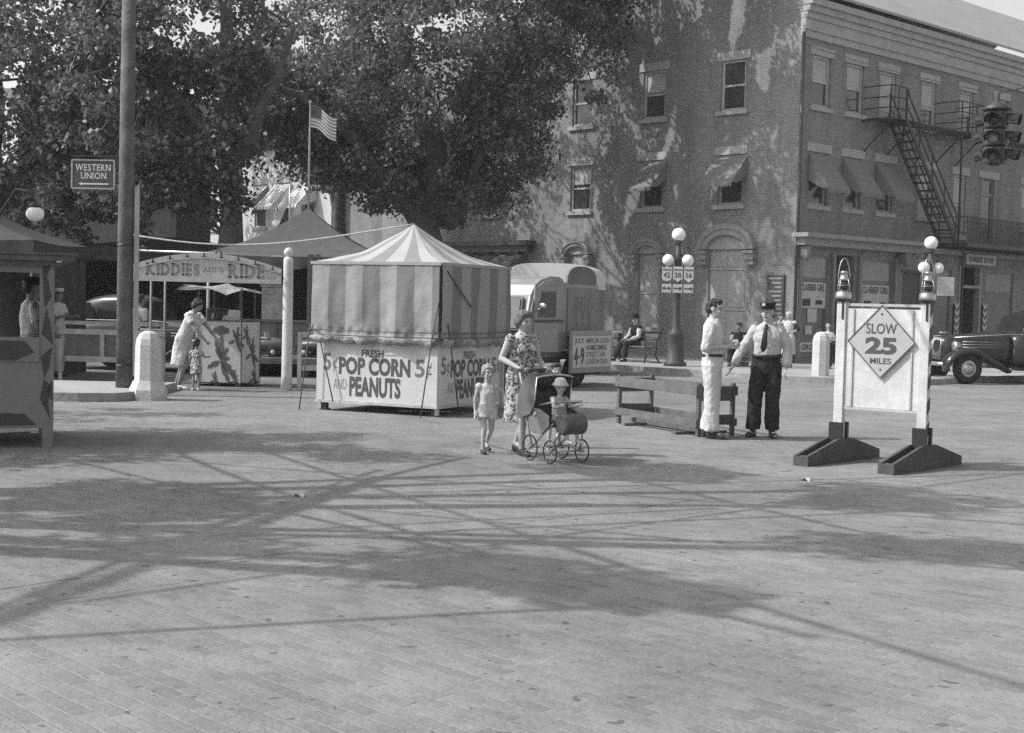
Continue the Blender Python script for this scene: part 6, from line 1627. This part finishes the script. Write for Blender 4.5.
# ================================================================ BARRICADE AND SPEED SIGN
P1, P2, P3 = Vector((1.49, 19.75, 0)), Vector((2.38, 18.0, 0)), Vector((2.98, 18.25, 0))
ang = math.atan2((P2-P1).y, (P2-P1).x); L12 = (P2-P1).length; dep = .62
bc = empty('barricade', P1, ang, 'weathered low wooden trestle barricade beside the man in white', 'barricade')
q = MB()
def yb(y): return y
for y in (0, dep):
    z = .67 if y == 0 else .65
    q2 = MB(); q2.span((-.03, y-.016, .53), (L12+.03, y+.016, z)); q2.span((-.03, y-.014, .13), (L12+.03, y+.014, .23)); part('rail', q2, M_WOOD, bc)
    for x in (0, L12):
        q2 = MB(); q2.box((x, y+(.045 if y == 0 else -.045), .345), (.06, .045, .69)); part('leg', q2, M_WOOD if x == 0 else M_DKWOOD, bc)
for x in (0, L12):
    q2 = MB(); q2.span((x-.022, .07, .46), (x+.022, dep-.07, .65)); q2.span((x-.02, .07, .15), (x+.02, dep-.07, .28)); part('end_board', q2, M_DKWOOD, bc)
q2 = MB(); q2.box((L12/2, dep*.5, .05), (L12+.1, .10, .06)); q2.box((.35, dep*.5, .02), (.10, dep+.2, .04)); q2.box((L12-.35, dep*.5, .02), (.10, dep+.2, .04)); part('foot_board', q2, M_WOOD, bc)

PD = Vector((.80, -.60, 0)); BD_ = Vector((.68, .73, 0)).normalized()
sc = Vector((4.02, 15.2, 0)); HWS = .475
ss = empty('speed_sign', sc, math.atan2(PD.y, PD.x), 'white portable road sign with a diamond SLOW 25 MILES plate on dark wooden feet', 'road sign')
bang = math.atan2(BD_.y, BD_.x)-math.atan2(PD.y, PD.x)
bd = Vector((math.cos(bang), math.sin(bang), 0)); bn = Vector((-bd.y, bd.x, 0))
for x in (-HWS, HWS):
    f = MB(); c_ = Vector((x, 0, 0)); hl = .78
    for s_ in (-1, 1):
        o_ = bn*(.055*s_)
        pr = [c_-bd*hl+Vector((0, 0, 0)), c_+bd*hl+Vector((0, 0, 0)), c_+bd*hl+Vector((0, 0, .10)), c_+bd*.16+Vector((0, 0, .26)), c_-bd*.16+Vector((0, 0, .26)), c_-bd*hl+Vector((0, 0, .11))]
        f.prism([p_+o_ for p_ in pr], bn*(.035*s_))
    f.bar(c_-bd*hl+Vector((0, 0, .052)), c_-bd*(hl-.10)+Vector((0, 0, .058)), .11, .10); f.bar(c_+bd*(hl-.06)+Vector((0, 0, .05)), c_+bd*hl+Vector((0, 0, .05)), .11, .10)
    f.bar(c_-bd*hl*.9+Vector((0, 0, .03)), c_+bd*hl*.9+Vector((0, 0, .03)), .105, .02)
    fo = part('foot', f, mat('foot_paint', .075, .7, .3, 5, .3, 20), ss)
    f = MB(); f.box((x, -.075, .33), (.15, .05, .22)); f.box((x, .075, .33), (.15, .05, .22)); part('socket', f, M_BLACKP, fo)
    p_ = MB(); p_.box((x, 0, .95), (.105, .09, 1.64), bevel=.006); po = part('post', p_, M_WHITEP, ss)
    if x > 0:
        st_ = MB()
        for i in range(6): st_.prism([(x+.0545, -.04, .32+i*.26), (x+.0545, .04, .38+i*.26), (x+.0545, .04, .51+i*.26), (x+.0545, -.04, .45+i*.26)], (.004, 0, 0))
        part('stripe', st_, M_BLACKP, po)
    c2 = MB(); c2.box((x, 0, 1.785), (.14, .12, .03)); c2.box((x+.02, -.049, 1.68), (.02, .012, .20)); part('cap', c2, M_BLACKP, po)
b = MB(); b.span((-HWS+.055, -.02, .62), (HWS-.055, .012, 1.70)); bo = part('sign_board', b, M_WHITEP, ss)
b = MB(); b.span((-HWS+.053, -.03, .59), (HWS-.053, .022, .618)); b.span((-HWS+.053, -.028, 1.725), (HWS-.053, .0, 1.755)); b.span((-.345, -.036, .622), (-.325, -.0205, 1.698)); b.span((.325, -.036, .622), (.345, -.0205, 1.698)); part('batten', b, M_PALEW if 'M_PALEW' in globals() else M_WHITEP, bo)
DC, DH, DW = 1.345, .40, .385
pl_ = MB(); pl_.prism([(0, -.052, DC-DH), (DW, -.052, DC), (0, -.052, DC+DH), (-DW, -.052, DC)], (0, .008, 0)); po = part('diamond_plate', pl_, mat('sign_yellow_as_grey', .40, .45, .05, 3), ss)
ed = MB(); q4 = [Vector((0, -.055, DC-DH)), Vector((DW, -.055, DC)), Vector((0, -.055, DC+DH)), Vector((-DW, -.055, DC))]
for i in range(4): ed.bar(q4[i]*.985+Vector((0, -.0, DC*.015)), q4[(i+1) % 4]*.985+Vector((0, -.0, DC*.015)), .010, .008, up=(0, 1, 0))
part('border', ed, M_LETTER, po)
q = MB(); MM = Matrix.Translation((0, -.0525, 0))
put_text(q, 'SLOW', (-.175, DC+.085, .175, DC+.20), MM, .015); put_text(q, '25', (-.18, DC-.135, .18, DC+.05), MM, .045); put_text(q, 'MILES', (-.12, DC-.24, .12, DC-.175), MM, .02)
part('lettering', q, M_LETTER, po)
rv = MB()
for z in (DC+.30, DC-.30): rv.ball((0, -.054, z), (.012, .006, .012), 8)
part('bolt', rv, M_DSTEEL, po)
# lanterns on the posts
SSM = Matrix.Translation(sc) @ Matrix.Rotation(math.atan2(PD.y, PD.x), 4, 'Z')
for x, lab in ((-HWS, 'railway style lantern on the left post of the speed sign, its wire bail raised'), (HWS, 'railway style lantern on the striped right post of the speed sign')):
    w = SSM @ Vector((x, 0, 1.80)); ln = empty('lantern', w, R(20), lab, 'lantern', 'lanterns on the road sign')
    q = MB(); q.lathe([(.085, 0), (.09, .02), (.085, .075), (.05, .085), (.045, .10)], (0, 0, 0), 18); part('base', q, M_STEEL, ln)
    q = MB(); q.lathe([(.042, .101), (.056, .13), (.056, .175), (.040, .20)], (0, 0, 0), 18); part('globe', q, mat('red_lantern_glass', .04, .1, .2, 4, spec=.6), ln)
    q = MB(); q.lathe([(.045, .201), (.058, .205), (.05, .235), (.042, .24), (.042, .285), (.05, .29), (.03, .31), (.005, .312)], (0, 0, 0), 18); part('chimney', q, M_STEEL, ln)
    q = MB()
    for a in range(4): an = a*math.pi/2+.4; q.tube([(math.cos(an)*.075, math.sin(an)*.075, .07), (math.cos(an)*.072, math.sin(an)*.072, .15), (math.cos(an)*.055, math.sin(an)*.055, .225)], .006, 5)
    q.torus((0, 0, .15), .07, .004, 'Z', 20, 5); part('guard', q, M_STEEL, ln)
    q = MB(); q.tube([(math.cos(i/14*math.pi)*.075, 0, .20+math.sin(i/14*math.pi)*.25) for i in range(15)], .006, 6); part('bail', q, M_STEEL, ln)

# ================================================================ STREET LAMPS, SIGNS, BENCH, SIGNAL
def street_lamp(label, p, rz):
    t = empty('street_lamp', p, rz, label, 'street lamp', 'three globe street lamps')
    m = mat('lamp_iron', .06, .55, .3, 5)
    q = MB(); q.lathe([(.30, 0), (.28, .10), (.22, .14), (.205, .78), (.22, .82), (.15, .90), (.10, 1.0), (.085, 2.75), (.11, 2.78), (.075, 2.86), (.06, 3.12)], (0, 0, 0), 16); part('post', q, m, t)
    q = MB()
    for s_ in (-1, 1): q.tube([(0, 0, 2.94), (s_*.12, 0, 2.84), (s_*.24, 0, 2.88), (s_*.29, 0, 3.0), (s_*.26, 0, 3.10), (s_*.20, 0, 3.08)], .024, 8); q.lathe([(.04, 0), (.08, .05), (.06, .08)], (s_*.25, 0, 2.86), 12)
    q.lathe([(.05, 3.121), (.10, 3.18), (.09, 3.24), (.12, 3.27)], (0, 0, 0), 14); part('arm', q, m, t)
    for (x, z, r_) in ((-.25, 2.82, .155), (.25, 2.82, .155), (0, 3.40, .18)):
        q = MB(); q.ball((x, -.03 if x else 0, z-.08 if x else z), r_, 22); part('globe', q, M_GLOBE, t)
    return t
lp = place(675, 366, .12); street_lamp('three globe street lamp with route signs on the far pavement', lp, R(-6))
lp2 = D(929, 300, 37.5); lp2 = Vector((lp2.x, 37.5, .12)); street_lamp('three globe street lamp behind the speed sign', lp2, R(28))
q = MB(); q.span((.18, -.1, 2.0), (.62, -.08, 2.5)); so = q.build('street_sign', mat('small_sign_paint', .4, .6, .15, 5)); so.location = lp2; so.rotation_euler = (0, 0, R(-8)); tag(so, 'small pale sign plate on the post of the lamp behind the speed sign', 'sign')
for i, (dx, num, arr, lab) in enumerate(((-.28, '42', 'both', 'left route marker, number 42 over a double headed arrow, on the lamp post'), (.0, '38', 'right', 'middle route marker, number 38 over an arrow, on the lamp post'), (.28, '56', 'right', 'right hand route marker, number 56 over an arrow, on the lamp post'))):
    rs = empty('route_sign', (lp[0], lp[1], lp[2]+2.1), R(-6), lab, 'route sign', 'route signs on the street lamp')
    q = MB()
    if i == 0: pts = [(dx-.12, .30), (dx-.125, .20), (dx-.10, .12), (dx, .09), (dx+.10, .12), (dx+.125, .20), (dx+.12, .30), (dx+.13, .46), (dx+.07, .44), (dx, .48), (dx-.07, .44), (dx-.13, .46)]
    else: pts = [(dx-.12, .16), (dx-.06, .12), (dx, .06), (dx+.06, .12), (dx+.12, .16), (dx+.12, .47), (dx-.12, .47)]
    q.prism([(x, -.30, z) for x, z in pts], (0, .012, 0)); po = part('shield', q, M_WHITEP, rs)
    q = MB(); MR = Matrix.Translation((0, -.301, 0)); put_text(q, num, (dx-.09, .18, dx+.09, .32), MR, .02); q.span((dx-.11, -.304, .37), (dx+.11, -.3005, .40)); part('lettering', q, M_LETTER, po)
    q = MB(); q.span((dx-.12, -.30, -.20), (dx+.12, -.288, .02)); po = part('arrow_plate', q, M_WHITEP, rs)
    q = MB(); q.span((dx-.07, -.304, -.105), (dx+.07, -.3005, -.075)); q.prism([(dx+.05, -.304, -.15), (dx+.115, -.304, -.09), (dx+.05, -.304, -.03)], (0, .0035, 0))
    if arr == 'both': q.prism([(dx-.05, -.304, -.15), (dx-.05, -.304, -.03), (dx-.115, -.304, -.09)], (0, .0035, 0))
    else: q.span((dx-.11, -.304, -.105), (dx-.07, -.3005, -.075))
    part('arrow', q, M_LETTER, po)
    q = MB(); q.box((dx, -.275, .13), (.03, .02, .72))
    q.bar((dx, -.27, .42), (0, -.05, .42), .02, .02); part('bracket', q, M_DSTEEL, rs)
bn_ = empty('park_bench', (BENCHP.x, BENCHP.y, .12), R(-58)+math.pi*0, 'iron framed park bench on the pavement under the boarded window', 'bench')
q = MB()
for i in range(4): q.box((.1, -.30+i*.115, .43), (1.7, .09, .03))
part('seat', q, M_WOOD, bn_)
q = MB()
for z in (.62, .74): q.box((.1, .17, z), (1.7, .03, .09))
part('backrest', q, M_WOOD, bn_)
for x in (-.72, .92):
    q = MB(); q.tube([(x, -.32, 0), (x, -.26, .2), (x, -.32, .41), (x, .05, .41), (x, .16, .80)], .022, 7); q.tube([(x, .10, .41), (x, .06, .2), (x, .2, 0)], .022, 7); q.tube([(x, -.30, .42), (x, -.30, .62), (x, .12, .64)], .018, 7); part('leg', q, M_IRON, bn_)
tbp = D(606, 350, 39.0)
tt = empty('small_table', (tbp.x, 39.6, .12), 0, 'small pale topped table at the left end of the park bench', 'table')
q = MB(); q.box((0.1, 0, .78), (.75, .5, .04)); part('top', q, M_PALEW, tt)
for x in (-.22, .42):
    for y in (-.2, .2): q = MB(); q.box((x, y, .38), (.04, .04, .76)); part('leg', q, M_IRON, tt)
cr = empty('crate', (SEATP.x+.02, SEATP.y+.05, .12), R(-25), 'wooden crate under the seated person', 'crate')
q = MB()
for z in (.06, .19, .32): q.box((0, -.2, z), (.46, .02, .10)); q.box((0, .2, z), (.46, .02, .10)); q.box((-.22, 0, z), (.02, .38, .10)); q.box((.22, 0, z), (.02, .38, .10))
part('side', q, M_WOOD, cr)
q = MB(); q.box((0, 0, .385), (.48, .44, .02)); part('lid', q, M_WOOD, cr)
# traffic signal hanging on span wires
TS = D(995, 164, 24.0)
ts = empty('traffic_signal', TS, R(-32), 'dark hanging three lens traffic signal at the upper right corner', 'traffic signal')
m = mat('signal_green_as_grey', .05, .45, .2, 5)
for i in range(4):
    Q = Matrix.Rotation(i*math.pi/2, 3, 'Z')
    for j in range(3):
        z = .74-j*.30
        q = MB(); q.box(Q @ Vector((0, -.13, z)), (.25, .10, .27) if i % 2 == 0 else (.10, .25, .27), bevel=.02); ho = part('housing', q, m, ts)
        q = MB(); q.lathe([(.10, 0), (.085, .03), (.004, .045)], Q @ Vector((0, -.182, z)), 18, rot=Q @ Matrix.Rotation(R(90), 3, 'X')); part('lens', q, mat('signal_lens_%d' % j, (.05, .30, .08)[j], .15, .1, 4, spec=.6), ho)
        q = MB()
        q.grid(lambda u, v: Q @ Vector((.118*math.cos(R(-25)+u*R(230)), -.182-.24*v*(1-.25*abs(u-.5)*2), z+.118*math.sin(R(-25)+u*R(230))-.03*v)), 16, 3, thick=.006); part('visor', q, m, ho)
q = MB(); q.box((0, 0, .44), (.17, .17, .94)); q.lathe([(.24, .905), (.25, .93), (.12, 1.02), (.04, 1.06), (.03, 1.2)], (0, 0, 0), 18); part('cap', q, m, ts)
def wire(label, pts, r_, sag=.3, grp=None, n=16, nm='wire', m=M_BLACKP):
    q = MB(); P_ = []
    a, b = Vector(pts[0]), Vector(pts[1])
    for i in range(n+1):
        u = i/n; p_ = a.lerp(b, u); p_.z -= sag*4*u*(1-u); P_.append(p_)
    q.tube(P_, r_, 6); return tag(part(nm, q, m, None), label, 'wire', grp)
W0 = D(700, 30, 30); W1 = TS+Vector((0, 0, 1.2))
tsw = TS+Vector((0, 0, 1.19))
wire('thin span wire running from the brick corner to the hanging traffic signal', (CORNER+Vector((-.1, -.1, 9.2)), tsw), .010, .10)
wire('thin span wire from the traffic signal out past the right edge', (tsw, (16, 12, 7.2)), .010, .15)

# ---------------------------------------------------------------- what stands to the left outside the view and shades the street
st1 = empty('utility_pole', (-15.5, 8.2, 0), 0, 'second utility pole left of the street, outside the view, holding the overhead wires', 'utility pole')
q = MB(); q.tube([(0, 0, 0), (0, 0, 9.6)], [.16, .11], 14); part('pole', q, M_DKWOOD, st1)
q = MB()
for z in (8.2, 9.0): q.bar((0, -1.2, z), (0, 1.2, z), .10, .12)
part('crossarm', q, M_DKWOOD, st1)
st2 = empty('utility_pole', (15.5, 15.0, 0), 0, 'third utility pole right of the street, outside the view, holding the overhead wires', 'utility pole')
q = MB(); q.tube([(0, 0, 0), (0, 0, 9.6)], [.16, .11], 14); part('pole', q, M_DKWOOD, st2)
q = MB()
for z in (8.2, 9.0): q.bar((0, -1.2, z), (0, 1.2, z), .10, .12)
part('crossarm', q, M_DKWOOD, st2)
# overhead wires: their shadows lie across the brick paving; a shadow at (x, y) has its wire above (x - z, y - .1 z)
def shw(u, v, z):
    g_ = G(u, v); k_ = z/to_sun.z
    return Vector((g_.x+to_sun.x*k_, g_.y+to_sun.y*k_, z))
def overhead(label, a, b, z, r_, ext=1.2):
    """wire whose shadow runs through the street points seen at a and b"""
    p, q_ = shw(*a, z), shw(*b, z); d = q_-p
    return wire(label, (p-d*ext*.9, q_+d*ext), r_, .12+.5*((abs(a[0]*7+b[0]*3) % 10)/10), 'overhead wires across the square')
OW = 'overhead wire above the square, outside the view, one of several running left to right'
for (a, b, z, r_) in (((20, 640), (520, 612), 6.2, .032), ((300, 497), (980, 475), 6.6, .028), ((260, 540), (900, 512), 6.4, .032), ((480, 520), (980, 565), 6.8, .028),
                      ((40, 545), (500, 520), 6.9, .026), ((420, 500), (990, 512), 7.0, .024), ((250, 466), (700, 500), 6.8, .026), ((255, 473), (520, 551), 5.8, .034), ((330, 470), (720, 590), 6.0, .03), ((600, 470), (1000, 560), 6.2, .03), ((205, 541), (396, 480), 5.6, .04), ((60, 590), (300, 500), 5.8, .03), ((540, 540), (1000, 478), 6.0, .026), ((120, 470), (420, 540), 5.8, .03)):
    overhead(OW, a, b, z, r_, .6)
p, q_ = shw(20, 612, 6.5), shw(378, 478, 6.5); d = q_-p
wire('thick overhead cable above the left of the square, outside the view', (p-d*1.0, q_+d*.02), .075, .0, 'overhead wires across the square')
# boughs of the street trees on the left, placed so that their shade falls where the photograph shows it
def shade_lobes(base, spots):
    out = []
    for (u, v, z, rx, ry, rz_, w) in spots:
        p = shw(u, v, z)-Vector(base); out.append((p.x, p.y, p.z, rx, ry, rz_, w))
    return out
B1 = (-16.5, 13.5, 0)
shadow_tree('big street tree left of the view whose shade falls on the paving', B1, shade_lobes(B1, [
    (110, 440, 7.0, 1.7, 1.9, .8, .9), (60, 500, 6.8, 1.2, 1.3, .7, .55), (250, 440, 7.6, 1.3, 1.2, .7, .5), (345, 455, 7.8, .9, .8, .5, .26), (170, 505, 7.2, .95, .9, .5, .34), (40, 455, 6.4, 1.6, 1.6, .8, .6), (215, 545, 6.8, .5, .4, .25, .12), (90, 415, 6.8, 1.5, 1.4, .7, .4)]), 135, 21, 7.5)
B2 = (-13.0, 9.5, 0)
shadow_tree('slim street tree left of the view with long boughs over the square', B2, shade_lobes(B2, [
    (500, 570, 7.4, .42, .28, .2, .15), (650, 597, 7.6, .40, .14, .15, .09), (580, 585, 7.5, .45, .22, .2, .12), (640, 470, 8.0, .8, .55, .3, .22), (700, 478, 8.2, .5, .4, .3, .12), (440, 560, 7.2, .35, .25, .2, .08),
    (900, 545, 8.4, .6, .3, .25, .16), (970, 555, 8.6, .7, .35, .25, .16), (930, 505, 8.4, 1.0, .6, .3, .24), (850, 490, 8.2, .6, .4, .3, .12)]), 84, 23, 7.5)

# scraps of paper on the paving
for (u, v, lab) in ((293, 497, 'small white paper scrap on the paving left of centre, in front of the popcorn stand'), (801, 481, 'small white paper scrap on the paving left of the feet of the speed sign')):
    q = MB(); q.grid(lambda a, b_: (.09*a, .07*b_, .012+.02*math.sin(a*5+b_*4)), 4, 4); o = q.build('paper_scrap', M_PAPER); o.location = place(u, v); tag(o, lab, 'paper scrap')

# ================================================================ THIN VEIL ADDED TO LIFT THE FAR BLACKS LIKE FILM FLARE
M_FLARE = bpy.data.materials.new('film_flare'); M_FLARE.use_nodes = True
_n = M_FLARE.node_tree.nodes; _n.remove(_n['Principled BSDF'])
_v = _n.new('ShaderNodeVolumePrincipled'); _v.inputs['Color'].default_value = (.9, .9, .9, 1); _v.inputs['Density'].default_value = 0.0007
M_FLARE.node_tree.links.new(_v.outputs[0], _n['Material Output'].inputs['Volume'])
q = MB(); q.span((-600, -400, -1.0), (600, 1000, 24)); tag(part('flare_veil', q, M_FLARE, None), kind='stuff')
